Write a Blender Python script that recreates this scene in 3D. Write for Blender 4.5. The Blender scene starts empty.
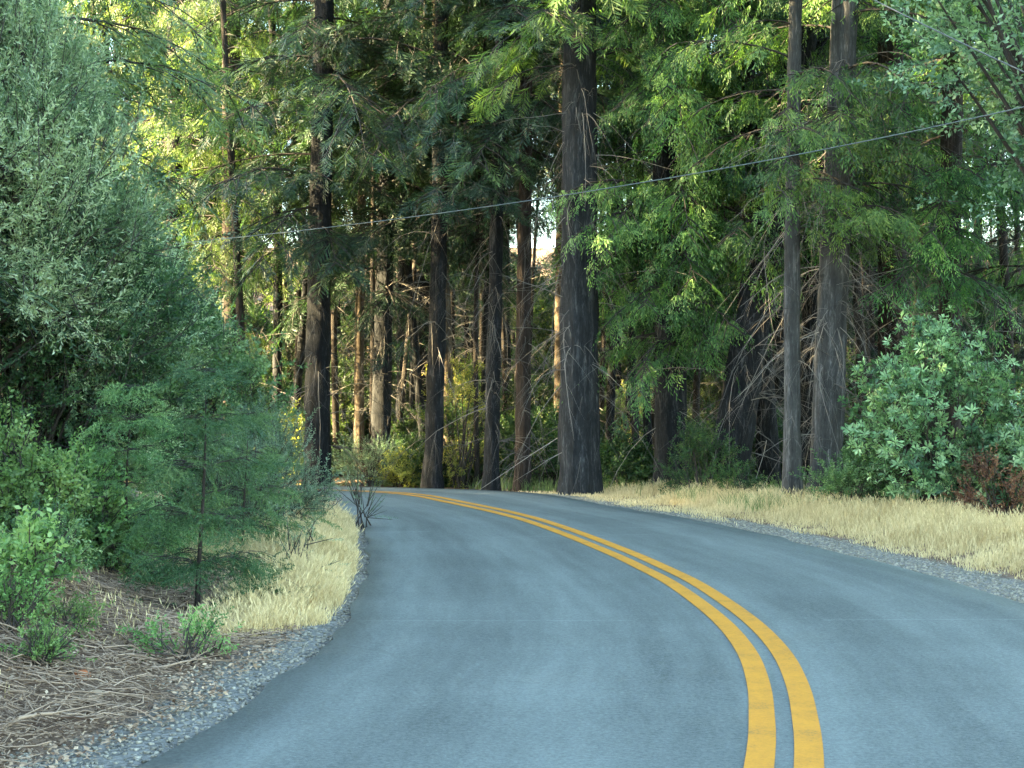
import bpy, math
import numpy as np
from math import radians, pi

sc = bpy.context.scene
COL = sc.collection
F, HZ, CX, CAMH = 1480.0, 390.0, 512.0, 1.8
UP = np.array([0, 0, 1.0])

# ------------------------------------------------------------------ mesh helpers
class Geo:
    def __init__(s):
        s.v, s.q, s.t, s.n = [], [], [], 0
    def add(s, v, q, tint=0.5):
        v = np.asarray(v, dtype=np.float32).reshape(-1, 3); q = np.asarray(q, dtype=np.int64).reshape(-1, 4)
        s.v.append(v); s.q.append(q + s.n); s.n += len(v)
        t = np.asarray(tint, dtype=np.float32)
        s.t.append(np.full(len(v), float(t), dtype=np.float32) if t.ndim == 0 else t.reshape(-1))
    def build(s, name, mat, parent=None, smooth=False, wood=None, woodmat=None, dead=None):
        nq0 = sum(len(q) for q in s.q)
        if wood is not None and wood.n:
            for v_, q_, t_ in zip(wood.v, wood.q, wood.t):
                s.v.append(v_); s.q.append(q_+s.n); s.t.append(t_)
            s.n += wood.n
        nq1 = sum(len(q) for q in s.q)
        if dead is not None and dead.n:
            for v_, q_, t_ in zip(dead.v, dead.q, dead.t):
                s.v.append(v_); s.q.append(q_+s.n); s.t.append(t_)
            s.n += dead.n
        me = bpy.data.meshes.new(name)
        if s.n:
            v = np.concatenate(s.v); q = np.concatenate(s.q).astype(np.int32); t = np.concatenate(s.t)
            me.vertices.add(len(v)); me.vertices.foreach_set('co', v.ravel())
            me.loops.add(q.size); me.loops.foreach_set('vertex_index', q.ravel())
            me.polygons.add(len(q))
            me.polygons.foreach_set('loop_start', np.arange(0, q.size, 4, dtype=np.int32))
            if smooth:
                me.polygons.foreach_set('use_smooth', np.ones(len(q), dtype=bool))
            a = me.attributes.new('tint', 'FLOAT', 'POINT'); a.data.foreach_set('value', t)
            me.update(calc_edges=True)
        me.materials.append(mat)
        if woodmat is not None:
            me.materials.append(woodmat); mi = np.zeros(len(me.polygons), np.int32); mi[nq0:] = 1
            if dead is not None: me.materials.append(M['twig']); mi[nq1:] = 2
            me.polygons.foreach_set('material_index', mi)
        o = bpy.data.objects.new(name, me); COL.objects.link(o)
        if parent is not None: o.parent = parent
        return o

def tag(o, label=None, cat=None, group=None, kind=None):
    if label: o['label'] = label
    if cat: o['category'] = cat
    if group: o['group'] = group
    if kind: o['kind'] = kind
    return o

def empty(name, loc, rz=0.0):
    o = bpy.data.objects.new(name, None); COL.objects.link(o)
    o.location = loc; o.rotation_euler = (0, 0, rz); o.empty_display_size = 0.3
    return o

def copy_thing(root, loc, rz, s=1.0, label=None, group=None, tilt=(0, 0)):
    r = root.copy(); COL.objects.link(r)
    r.location = loc; r.rotation_euler = (tilt[0], tilt[1], rz); r.scale = (s, s, s) if not hasattr(s, '__len__') else s
    if label: r['label'] = label
    if group: r['group'] = group
    for ch in [c for c in root.children]:
        c = ch.copy(); COL.objects.link(c); c.parent = r
    return r

def norm(a):
    return a / np.maximum(np.linalg.norm(a, axis=-1, keepdims=True), 1e-9)

def tubes(geo, P, Rr, sides=5, tint=0.5):
    """P (M,K,3) centre lines, Rr (M,K) radii"""
    P = np.asarray(P, float); Rr = np.asarray(Rr, float)
    if P.ndim == 2: P = P[None]; Rr = Rr[None]
    M, K, _ = P.shape
    if M == 0: return
    T = norm(np.gradient(P, axis=1))
    ref = np.where(np.abs(T[:, :1, 2:3]) > 0.8, np.array([1.0, 0.1, 0]), np.array([0.05, 0.02, 1.0]))
    A = norm(np.cross(T, np.broadcast_to(ref, T.shape))); B = np.cross(T, A)
    th = np.linspace(0, 2*pi, sides, endpoint=False)
    V = P[:, :, None] + Rr[:, :, None, None]*(A[:, :, None]*np.cos(th)[:, None] + B[:, :, None]*np.sin(th)[:, None])
    k, j = np.meshgrid(np.arange(K-1), np.arange(sides), indexing='ij')
    j2 = (j+1) % sides
    q = np.stack([k*sides+j, k*sides+j2, (k+1)*sides+j2, (k+1)*sides+j], -1).reshape(-1, 4)
    Q = (q[None] + (np.arange(M)*K*sides)[:, None, None]).reshape(-1, 4)
    t = np.asarray(tint, float)
    if t.ndim == 1: t = np.repeat(t, K*sides)
    geo.add(V.reshape(-1, 3), Q, t)

def stamp(geo, tmpl, pos, d, n, s, rng, tint, jit=0.12):
    """instances of a leaf template; frame: x along d, z along n"""
    tv, tq = tmpl
    pos = np.asarray(pos); 
    if len(pos) == 0: return
    d = norm(np.asarray(d)); n = np.asarray(n)
    y = norm(np.cross(n, d)); z = np.cross(d, y)
    s = np.asarray(s)[:, None, None]
    V = pos[:, None] + s*(tv[None, :, 0:1]*d[:, None] + tv[None, :, 1:2]*y[:, None] + tv[None, :, 2:3]*z[:, None])
    N, m = len(pos), len(tv)
    Q = (tq[None] + (np.arange(N)*m)[:, None, None]).reshape(-1, 4)
    nq = len(tq)
    t = np.repeat(np.asarray(tint), m) + np.repeat(rng.normal(0, jit, N*nq), 4) if m == 4*nq else np.repeat(np.asarray(tint), m)
    geo.add(V.reshape(-1, 3), Q, np.clip(t, 0, 1))

# ------------------------------------------------------------------ leaf templates
def rhombs(base, dirs, lens, wids, nrm, belly=0.5):
    base = np.asarray(base, float); dirs = norm(np.asarray(dirs, float)); nrm = np.asarray(nrm, float)
    side = norm(np.cross(nrm, dirs))
    lens = np.asarray(lens)[:, None]; wids = np.asarray(wids)[:, None]
    mid = base + dirs*lens*belly
    V = np.stack([base, mid+side*wids/2, base+dirs*lens, mid-side*wids/2], 1).reshape(-1, 3)
    Q = np.arange(len(base)*4).reshape(-1, 4)
    return V, Q

def t_fir(seed, n=20, L=0.5, w=0.020):
    r = np.random.default_rng(seed); b, d, l, ww, nn = [], [], [], [], []
    for i in range(n):
        x = L*(0.04+0.92*i/n); sg = 1 if i % 2 else -1
        a = radians(r.uniform(40, 62))
        b.append((x, 0, -0.25*x*x)); d.append((math.cos(a), sg*math.sin(a), r.uniform(-.45, .05)))
        l.append((0.22*(1-x/L)+0.07)*r.uniform(.7, 1.2)); ww.append(w*r.uniform(.8, 1.3)); nn.append((r.normal(0, .5), r.normal(0, .5), 1))
    for k in range(3):
        x = L*k/3; b.append((x, 0, -0.25*x*x)); d.append((1, 0, -.12*(k+.5))); l.append(L/2.6); ww.append(w*1.2); nn.append((0, r.normal(0, .4), 1))
    return rhombs(b, d, l, ww, nn)

def t_firneedle(seed, L=0.34, n=40, w=0.009):
    """finer: individual needle bundles on a twig with side twigs"""
    r = np.random.default_rng(seed); b, d, l, ww, nn = [], [], [], [], []
    axes = [((0, 0, 0), (1, 0, -.1), L)]
    for i in range(6):
        x = L*(.15+.13*i); sg = 1 if i % 2 else -1
        axes.append(((x, 0, -.05*x), (math.cos(.9), sg*math.sin(.9), -.12), .2*(1-x/L)+.06))
    for (o, ax, ln) in axes:
        o = np.array(o); ax = np.array(ax)/np.linalg.norm(ax); m = max(5, int(n*ln/L))
        for k in range(m):
            p = o+ax*ln*(k+.5)/m
            rd = r.normal(0, 1, 3); rd -= ax*rd.dot(ax); rd /= np.linalg.norm(rd)
            b.append(p); d.append(ax*.7+rd); l.append(.028*r.uniform(.8, 1.3)); ww.append(w); nn.append(r.normal(0, 1, 3))
        b.append(o); d.append(ax); l.append(ln); ww.append(.006); nn.append((0, .2, 1))
    return rhombs(b, d, l, ww, nn)

def t_cedar(seed, n=50, w=0.015):
    r = np.random.default_rng(seed); b, d, l, ww, nn = [], [], [], [], []
    for k in range(5):
        a = radians(-34+17*k+r.normal(0, 5)); L = 0.44*(1-.45*abs(k-2)/2)
        m = n//5
        for i in range(m):
            t = (i+.5)/m; x = L*t
            p = np.array([math.cos(a)*x+.02, math.sin(a)*x, -.5*x*x+r.normal(0, .008)])
            a2 = a + (1 if i % 2 else -1)*radians(r.uniform(15, 40))
            b.append(p); d.append((math.cos(a2), math.sin(a2), -.35+r.normal(0, .15)))
            l.append(r.uniform(.05, .10)); ww.append(w*r.uniform(.8, 1.5)); nn.append((r.normal(0, .35), r.normal(0, .35), 1))
    return rhombs(b, d, l, ww, nn, .6)

def t_leafy(seed, n=14, L=0.26, ll=0.055, w=0.024, spread=1.0):
    r = np.random.default_rng(seed); b, d, l, ww, nn = [], [], [], [], []
    for i in range(n):
        x = L*(i+.5)/n; a = i*2.4+r.normal(0, .3)
        v = np.array([.75/spread, math.cos(a), math.sin(a)*.9])
        b.append((x, 0, 0)); d.append(v); l.append(ll*r.uniform(.7, 1.25)); ww.append(w*r.uniform(.8, 1.2)); nn.append((-.6, r.normal(0, .5), r.normal(0, .5)+.6))
    b.append((0, 0, 0)); d.append((1, 0, 0)); l.append(L); ww.append(.006); nn.append((0, 0, 1))
    return rhombs(b, d, l, ww, nn, .5)

def t_whorl(seed, n=10, ll=0.105, w=0.030):
    r = np.random.default_rng(seed); b, d, l, ww, nn = [], [], [], [], []
    for i in range(n):
        a = 2*pi*i/n+r.normal(0, .2); u = r.uniform(-.05, .75)
        d.append((u, math.cos(a), math.sin(a))); b.append((r.uniform(-.04, .01), 0, 0)); l.append(ll*r.uniform(.75, 1.15)); ww.append(w*r.uniform(.85, 1.15)); nn.append((1, 0, 0.01))
    return rhombs(b, d, l, ww, nn, .62)

FIR = [t_fir(i) for i in range(3)]
FIRN = [t_firneedle(i) for i in range(2)]
CED = [t_cedar(i+10) for i in range(3)]
LEAF = [t_leafy(i+20) for i in range(3)]
NARROW = [t_leafy(i+30, 16, .30, .050, .015, .8) for i in range(3)]
WHORL = [t_whorl(i+40) for i in range(3)]
BROAD = [t_leafy(i+50, 9, .24, .085, .045, 1.1) for i in range(3)]

# ------------------------------------------------------------------ materials
def newmat(name):
    m = bpy.data.materials.new(name); m.use_nodes = True
    nt = m.node_tree; nt.nodes.clear()
    return m, nt, nt.nodes, nt.links

def leafmat(name, c0, c1, c2, trans=0.35, rough=0.5, tcol=(1.0, 1.1, 0.55), hue=0.02):
    m, nt, N, L = newmat(name)
    out = N.new('ShaderNodeOutputMaterial')
    at = N.new('ShaderNodeAttribute'); at.attribute_name = 'tint'
    cr = N.new('ShaderNodeValToRGB'); e = cr.color_ramp.elements
    e[0].position = 0.1; e[0].color = (*c0, 1); e[1].position = 0.95; e[1].color = (*c2, 1)
    k = e.new(0.5); k.color = (*c1, 1)
    L.new(at.outputs['Fac'], cr.inputs[0])
    oi = N.new('ShaderNodeObjectInfo')
    hs = N.new('ShaderNodeHueSaturation'); L.new(cr.outputs[0], hs.inputs['Color'])
    mr = N.new('ShaderNodeMapRange'); mr.inputs[3].default_value = 0.5-hue; mr.inputs[4].default_value = 0.5+hue
    L.new(oi.outputs['Random'], mr.inputs[0]); L.new(mr.outputs[0], hs.inputs['Hue'])
    mv = N.new('ShaderNodeMapRange'); mv.inputs[3].default_value = 0.8; mv.inputs[4].default_value = 1.2
    L.new(oi.outputs['Random'], mv.inputs[0]); L.new(mv.outputs[0], hs.inputs['Value'])
    p = N.new('ShaderNodeBsdfPrincipled'); p.inputs['Roughness'].default_value = rough
    p.inputs['Specular IOR Level'].default_value = 0.35
    L.new(hs.outputs[0], p.inputs['Base Color'])
    tr = N.new('ShaderNodeBsdfTranslucent')
    mx = N.new('ShaderNodeMix'); mx.data_type = 'RGBA'; mx.blend_type = 'MULTIPLY'; mx.inputs[0].default_value = 1
    L.new(hs.outputs[0], mx.inputs[6]); mx.inputs[7].default_value = (tcol[0]*1.6, tcol[1]*1.6, tcol[2]*1.6, 1)
    L.new(mx.outputs[2], tr.inputs[0])
    ms = N.new('ShaderNodeMixShader'); ms.inputs[0].default_value = trans
    L.new(p.outputs[0], ms.inputs[1]); L.new(tr.outputs[0], ms.inputs[2]); L.new(ms.outputs[0], out.inputs[0])
    return m

def barkmat(name, c0, c1, zs=0.16, sc_=11.0, bump=0.9):
    m, nt, N, L = newmat(name)
    out = N.new('ShaderNodeOutputMaterial'); tc = N.new('ShaderNodeTexCoord')
    mp = N.new('ShaderNodeMapping'); mp.inputs['Scale'].default_value = (1, 1, zs); L.new(tc.outputs['Object'], mp.inputs[0])
    vo = N.new('ShaderNodeTexVoronoi'); vo.feature = 'DISTANCE_TO_EDGE'; vo.inputs['Scale'].default_value = sc_*1.6
    no = N.new('ShaderNodeTexNoise'); no.inputs['Scale'].default_value = sc_; no.inputs['Detail'].default_value = 8; no.inputs['Roughness'].default_value = .65
    wv = N.new('ShaderNodeMix'); wv.data_type = 'VECTOR'; wv.inputs[0].default_value = .35
    L.new(mp.outputs[0], no.inputs['Vector']); L.new(mp.outputs[0], wv.inputs[4]); L.new(no.outputs['Color'], wv.inputs[5]); L.new(wv.outputs[1], vo.inputs['Vector'])
    n2 = N.new('ShaderNodeTexNoise'); n2.inputs['Scale'].default_value = 3.2; n2.inputs['Detail'].default_value = 7; L.new(tc.outputs['Object'], n2.inputs['Vector'])
    ad = N.new('ShaderNodeMath'); ad.operation = 'MULTIPLY_ADD'; L.new(vo.outputs['Distance'], ad.inputs[0]); ad.inputs[1].default_value = .55; L.new(no.outputs[0], ad.inputs[2])
    cr = N.new('ShaderNodeValToRGB'); e = cr.color_ramp.elements
    e[0].position = .40; e[0].color = (*[x*.55 for x in c0], 1); e[1].position = .86; e[1].color = (*c1, 1); k = e.new(.62); k.color = (*c0, 1)
    L.new(ad.outputs[0], cr.inputs[0])
    mx = N.new('ShaderNodeMix'); mx.data_type = 'RGBA'; mx.blend_type = 'MULTIPLY'; mx.inputs[0].default_value = .7
    c2 = N.new('ShaderNodeValToRGB'); c2.color_ramp.elements[0].position = .3; c2.color_ramp.elements[0].color = (.55, .55, .55, 1); c2.color_ramp.elements[1].position = .7; c2.color_ramp.elements[1].color = (1.25, 1.2, 1.15, 1)
    L.new(n2.outputs[0], c2.inputs[0]); L.new(cr.outputs[0], mx.inputs[6]); L.new(c2.outputs[0], mx.inputs[7])
    p = N.new('ShaderNodeBsdfPrincipled'); p.inputs['Roughness'].default_value = .9; p.inputs['Specular IOR Level'].default_value = .2
    L.new(mx.outputs[2], p.inputs['Base Color'])
    b = N.new('ShaderNodeBump'); b.inputs['Strength'].default_value = bump; b.inputs['Distance'].default_value = .05
    L.new(ad.outputs[0], b.inputs['Height']); L.new(b.outputs[0], p.inputs['Normal']); L.new(p.outputs[0], out.inputs[0])
    return m

def tintmat(name, c0, c1, rough=.85, trans=0.0):
    m, nt, N, L = newmat(name)
    out = N.new('ShaderNodeOutputMaterial'); at = N.new('ShaderNodeAttribute'); at.attribute_name = 'tint'
    cr = N.new('ShaderNodeValToRGB'); e = cr.color_ramp.elements; e[0].color = (*c0, 1); e[1].color = (*c1, 1)
    L.new(at.outputs['Fac'], cr.inputs[0])
    p = N.new('ShaderNodeBsdfPrincipled'); p.inputs['Roughness'].default_value = rough; p.inputs['Specular IOR Level'].default_value = .25
    L.new(cr.outputs[0], p.inputs['Base Color'])
    if trans:
        tr = N.new('ShaderNodeBsdfTranslucent'); L.new(cr.outputs[0], tr.inputs[0])
        ms = N.new('ShaderNodeMixShader'); ms.inputs[0].default_value = trans
        L.new(p.outputs[0], ms.inputs[1]); L.new(tr.outputs[0], ms.inputs[2]); L.new(ms.outputs[0], out.inputs[0])
    else:
        L.new(p.outputs[0], out.inputs[0])
    return m

M = {}
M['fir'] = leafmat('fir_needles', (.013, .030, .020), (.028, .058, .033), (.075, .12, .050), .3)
M['firlit'] = leafmat('fir_needles_sunlit', (.03, .055, .02), (.08, .12, .038), (.17, .20, .06), .4)  # yellow glow of low sun put into the needle colour
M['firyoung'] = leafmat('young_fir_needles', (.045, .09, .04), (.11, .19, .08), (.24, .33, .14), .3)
M['firdark'] = leafmat('dark_young_needles', (.028, .070, .034), (.055, .120, .052), (.12, .19, .075), .3)
M['cedar'] = leafmat('cedar_sprays', (.018, .048, .022), (.042, .105, .038), (.11, .20, .065), .35)
M['willow'] = leafmat('narrow_leaves', (.035, .078, .042), (.135, .21, .115), (.46, .54, .36), .35, .45)
M['oak'] = leafmat('oak_leaves', (.04, .09, .042), (.11, .20, .085), (.28, .38, .19), .35, .42)
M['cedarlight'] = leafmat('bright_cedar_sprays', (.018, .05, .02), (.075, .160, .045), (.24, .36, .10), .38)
M['paleoak'] = leafmat('pale_oak_leaves', (.035, .085, .05), (.09, .17, .10), (.25, .36, .23), .3, .42)
M['barkmain'] = barkmat('grey_furrowed_bark', (.032, .034, .039), (.115, .118, .127), .14, 10)
M['madrone'] = leafmat('glossy_whorl_leaves', (.04, .095, .045), (.125, .225, .11), (.34, .47, .25), .25, .35)
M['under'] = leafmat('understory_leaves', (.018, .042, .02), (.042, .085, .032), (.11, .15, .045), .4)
M['yellow'] = leafmat('yellow_sunlit_leaves', (.12, .14, .04), (.25, .25, .07), (.42, .38, .12), .45)  # yellow leaves; on the sun patch shrubs the colour stands in for sunlight
M['fresh'] = leafmat('fresh_leaves', (.08, .15, .05), (.15, .26, .09), (.28, .38, .15), .35)
M['sage'] = leafmat('grey_green_leaves', (.08, .13, .09), (.15, .22, .16), (.26, .34, .26), .3, .6)
M['dryleaf'] = leafmat('dead_brown_leaves', (.07, .04, .025), (.16, .08, .045), (.32, .2, .11), .2, .7)
M['bark'] = barkmat('dark_bark', (.017, .018, .021), (.070, .071, .078))
M['barkred'] = barkmat('cedar_bark', (.045, .034, .030), (.115, .090, .078), .07, 11, .8)
M['barkgrey'] = barkmat('grey_bark', (.075, .074, .076), (.22, .215, .22), .10, 12, .6)
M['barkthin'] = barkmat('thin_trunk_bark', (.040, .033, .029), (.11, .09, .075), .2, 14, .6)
M['barklit'] = barkmat('sunlit_trunk_bark', (.11, .085, .062), (.27, .21, .15), .2, 14, .5)  # paler copy for the sunlit trunks, sunlight put into the bark colour
M['twig'] = tintmat('dead_twigs', (.05, .046, .043), (.33, .30, .275))
M['twigbrown'] = tintmat('brown_twigs', (.055, .03, .02), (.40, .29, .21))
M['limb'] = tintmat('limb_bark', (.022, .019, .018), (.065, .056, .050))
M['grass'] = tintmat('dry_grass', (.42, .30, .13), (.88, .73, .43), .7, .35)
M['grassgreen'] = tintmat('green_grass', (.10, .16, .05), (.25, .32, .12), .7, .3)
M['stone'] = tintmat('gravel_stones', (.13, .12, .10), (.37, .34, .28))
M['litter'] = tintmat('leaf_litter', (.11, .062, .04), (.54, .40, .28), .8, .1)

# ------------------------------------------------------------------ road layout
def px(x, y, z=0.033):
    d = F*(CAMH-z)/(y-HZ)
    return ((x-CX)/F*d, d)

def catmull(P, n=14):
    P = np.array(P, float); P = np.vstack([2*P[0]-P[1], P, 2*P[-1]-P[-2]]); out = []
    for i in range(1, len(P)-2):
        p0, p1, p2, p3 = P[i-1:i+3]
        for t in np.linspace(0, 1, n, endpoint=False):
            out.append(.5*((2*p1)+(-p0+p2)*t+(2*p0-5*p1+4*p2-p3)*t*t+(-p0+3*p1-3*p2+p3)*t**3))
    out.append(P[-2]); return np.array(out)

def smooth(P, n=3):
    for _ in range(n):
        Q = P.copy(); Q[1:-1] = (P[:-2]+2*P[1:-1]+P[2:])/4; P = Q
    return P

CEN = catmull([(-9.5, -16), (-5.2, -9), (-2.2, -3.5), (-.25, 1), (.68, 4.2), px(784, 768), px(783, 714), px(777, 681), px(762, 649), px(732, 617), px(687, 585),
               px(654, 568), px(619, 552), px(560, 529), px(515, 515), px(455, 502), (-2.1, 25.9), (-4.4, 28.1), (-8.0, 30.0), (-14, 31.6), (-26, 33), (-60, 34)])
LED = catmull([(-12, -14.5), (-8.2, -8), (-5.3, -3), (-3.4, 1), (-2.4, 4.2), px(134, 768), px(232, 715), px(300, 665), px(345, 622), px(368, 575),
               px(367, 543), px(352, 514), (-4.0, 24.0), (-6.6, 26.3), (-10.5, 27.9), (-16, 29), (-27, 30.2), (-60, 31)])
RED = catmull([(-6.4, -18), (-2.2, -10.5), (1.0, -4.5), (3.0, 1), (4.1, 6.5), px(1024, 603), px(850, 555), px(700, 520), px(600, 504), (.55, 25.5),
               (-1.4, 28.6), (-4.2, 31.2), (-8, 33.0), (-14, 34.8), (-26, 36.2), (-60, 37)])
CEN, LED, RED = smooth(CEN, 8), smooth(LED, 12), smooth(RED, 12)

def near(poly, P):
    """distance and index of the closest polyline vertex (densified)"""
    D = np.empty(len(P)); I = np.empty(len(P), int)
    for a in range(0, len(P), 4000):
        d = np.linalg.norm(P[a:a+4000, None]-poly[None], axis=2); I[a:a+4000] = d.argmin(1); D[a:a+4000] = d.min(1)
    return D, I

def dens(P, step=.12):
    s = np.r_[0, np.cumsum(np.linalg.norm(np.diff(P, axis=0), axis=1))]
    t = np.arange(0, s[-1], step); return np.stack([np.interp(t, s, P[:, 0]), np.interp(t, s, P[:, 1])], 1)
CENd, LEDd, REDd = dens(CEN), dens(LED), dens(RED)

def inside(P):
    poly = np.vstack([LEDd, REDd[::-1]]); x, y = P[:, 0], P[:, 1]; c = np.zeros(len(P), bool)
    x1, y1 = poly[:, 0], poly[:, 1]; x2, y2 = np.roll(x1, -1), np.roll(y1, -1)
    for a in range(0, len(P), 4000):
        X, Y = x[a:a+4000, None], y[a:a+4000, None]
        cond = ((y1 > Y) != (y2 > Y)) & (X < (x2-x1)*(Y-y1)/(y2-y1+1e-12)+x1)
        c[a:a+4000] = cond.sum(1) % 2 == 1
    return c

def zroad(y):
    y = np.asarray(y, float); t = np.clip((y-24)/10, 0, 1)
    return -.30*t*t*(3-2*t)

def roadinfo_exact(P):
    dl, il = near(LEDd, P); dr, ir = near(REDd, P); dc, ic = near(CENd, P)
    ic = np.clip(ic, 1, len(CENd)-2); T = CENd[ic+1]-CENd[ic-1]
    left = T[:, 0]*(P[:, 1]-CENd[ic, 1])-T[:, 1]*(P[:, 0]-CENd[ic, 0]) > 0
    ins = inside(P)
    return dl, dr, left, ins

LX0, LY0, LST, LNX, LNY = -12.0, 1.0, .12, 234, 330
_gx, _gy = np.meshgrid(LX0+LST*np.arange(LNX), LY0+LST*np.arange(LNY))
_dl, _dr, _lf, _in = roadinfo_exact(np.stack([_gx.ravel(), _gy.ravel()], 1))
_sg = np.where(_in, -1, 1); LUT = [(_dl*_sg).reshape(LNY, LNX), (_dr*_sg).reshape(LNY, LNX), _lf.reshape(LNY, LNX)]

def roadinfo(P):
    """distances to the road edges (grid lookup close by, exact elsewhere), side of the road, on the road or not"""
    P = np.asarray(P, float); u = (P[:, 0]-LX0)/LST; v = (P[:, 1]-LY0)/LST
    ok = (u > 0) & (u < LNX-2) & (v > 0) & (v < LNY-2)
    dl = np.empty(len(P)); dr = dl.copy(); lf = np.empty(len(P), bool); ins = lf.copy()
    if (~ok).any(): dl[~ok], dr[~ok], lf[~ok], ins[~ok] = roadinfo_exact(P[~ok])
    if ok.any():
        u, v = u[ok], v[ok]; i, j = u.astype(int), v.astype(int); fu, fv = u-i, v-j
        bl = lambda A: A[j, i]*(1-fu)*(1-fv)+A[j, i+1]*fu*(1-fv)+A[j+1, i]*(1-fu)*fv+A[j+1, i+1]*fu*fv
        l_ = LUT[2][np.rint(v).astype(int), np.rint(u).astype(int)]
        # use the distance on the point's own side only: the other one flips sign at that edge
        a_, b_ = bl(LUT[0]), bl(LUT[1]); own = np.where(l_, a_, b_)
        dl[ok] = np.abs(a_); dr[ok] = np.abs(b_); lf[ok] = l_; ins[ok] = own < 0
    return dl, dr, lf, ins

def wob(x, y, s, seed=0):
    return (np.sin(x*s+seed)*np.cos(y*s*1.3+seed*2.1)+.5*np.sin(x*s*2.3-y*s*1.9+seed)+.25*np.sin(x*s*5.1+y*s*4.3))/1.75

def height(P):
    P = np.atleast_2d(np.asarray(P, float)); x, y = P[:, 0], P[:, 1]
    dl, dr, left, ins = roadinfo(P)
    h = np.where(left, 0, 0.0)
    e = np.clip((dl-(.55+1.15*np.clip((y-10.5)/3, 0, 1)))/2.0, 0, None)
    bank = 1.7*(1-np.exp(-e*.60))*np.clip((27-y)/10, 0, 1)*np.clip(e, 0, 1)
    hl = bank+np.clip(dl-.3, 0, 3)*.02*wob(x, y, 1.7, 1)+np.clip(dl/2-.5, 0, 1)*.06*wob(x, y, 3.1, 4)
    hr = -.04*np.clip(dr, 0, 1)+np.clip(dr-1.2, 0, 40)*.012+np.clip(dr/2-.6, 0, 1)*.07*wob(x, y, 1.3, 2)
    far = .17*np.clip(y-46, 0, 90)*np.clip((y-46)/30, 0, 1)+.22*np.clip(-x-42, 0, 60)*0
    h = np.where(left, hl, hr)+far
    return np.where(ins, -.06, h)+zroad(y)

def h1(x, y): return float(height([(x, y)])[0])

# ------------------------------------------------------------------ ground
def axis(lo, hi, step, ext, n):
    g = np.geomspace(step, ext, n); return np.r_[lo-np.cumsum(g)[::-1], np.arange(lo, hi, step), hi+np.cumsum(g)]
gx, gy = axis(-9, 13, .2, 110, 16), axis(2, 38, .2, 110, 16)
X, Y = np.meshgrid(gx, gy); PP = np.stack([X.ravel(), Y.ravel()], 1)
Z = height(PP); dl, dr, left, ins = roadinfo(PP)
nx, ny = len(gx), len(gy)
ii, jj = np.meshgrid(np.arange(ny-1), np.arange(nx-1), indexing='ij')
Q = np.stack([ii*nx+jj, ii*nx+jj+1, (ii+1)*nx+jj+1, (ii+1)*nx+jj], -1).reshape(-1, 4)
de = np.where(left, dl, dr)
mask = np.clip(1-(de-np.where(left, .25, .55))/.6, 0, 1)     # 1 = gravel by the road
g = Geo(); g.add(np.c_[PP, Z], Q, mask)
m, nt, N, L = newmat('forest_ground')
out = N.new('ShaderNodeOutputMaterial'); tc = N.new('ShaderNodeTexCoord'); at = N.new('ShaderNodeAttribute'); at.attribute_name = 'tint'
n1 = N.new('ShaderNodeTexNoise'); n1.inputs['Scale'].default_value = 5; n1.inputs['Detail'].default_value = 10; n1.inputs['Roughness'].default_value = .7
n2 = N.new('ShaderNodeTexNoise'); n2.inputs['Scale'].default_value = .7; n2.inputs['Detail'].default_value = 5
vo = N.new('ShaderNodeTexVoronoi'); vo.inputs['Scale'].default_value = 34
for a in (n1, n2, vo): L.new(tc.outputs['Object'], a.inputs['Vector'])
c1 = N.new('ShaderNodeValToRGB'); e = c1.color_ramp.elements
e[0].position = .3; e[0].color = (.055, .035, .025, 1); e[1].position = .75; e[1].color = (.34, .24, .17, 1); k = e.new(.5); k.color = (.16, .105, .072, 1)
L.new(n1.outputs[0], c1.inputs[0])
c2 = N.new('ShaderNodeValToRGB'); e = c2.color_ramp.elements; e[0].color = (.08, .078, .072, 1); e[1].color = (.27, .26, .24, 1)
L.new(vo.outputs['Color'], c2.inputs[0])
ad = N.new('ShaderNodeMath'); ad.operation = 'MULTIPLY_ADD'; L.new(n1.outputs[0], ad.inputs[0]); ad.inputs[1].default_value = .9; L.new(at.outputs['Fac'], ad.inputs[2])
sm = N.new('ShaderNodeMapRange'); sm.inputs[1].default_value = .75; sm.inputs[2].default_value = 1.1; L.new(ad.outputs[0], sm.inputs[0])
mx = N.new('ShaderNodeMix'); mx.data_type = 'RGBA'; L.new(sm.outputs[0], mx.inputs[0]); L.new(c1.outputs[0], mx.inputs[6]); L.new(c2.outputs[0], mx.inputs[7])
p = N.new('ShaderNodeBsdfPrincipled'); p.inputs['Roughness'].default_value = .95; p.inputs['Specular IOR Level'].default_value = .1
L.new(mx.outputs[2], p.inputs['Base Color']); b = N.new('ShaderNodeBump'); b.inputs['Distance'].default_value = .04; b.inputs['Strength'].default_value = .9
L.new(n1.outputs[0], b.inputs['Height']); L.new(b.outputs[0], p.inputs['Normal']); L.new(p.outputs[0], out.inputs[0])
tag(g.build('ground', m, smooth=True), kind='structure')

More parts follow.
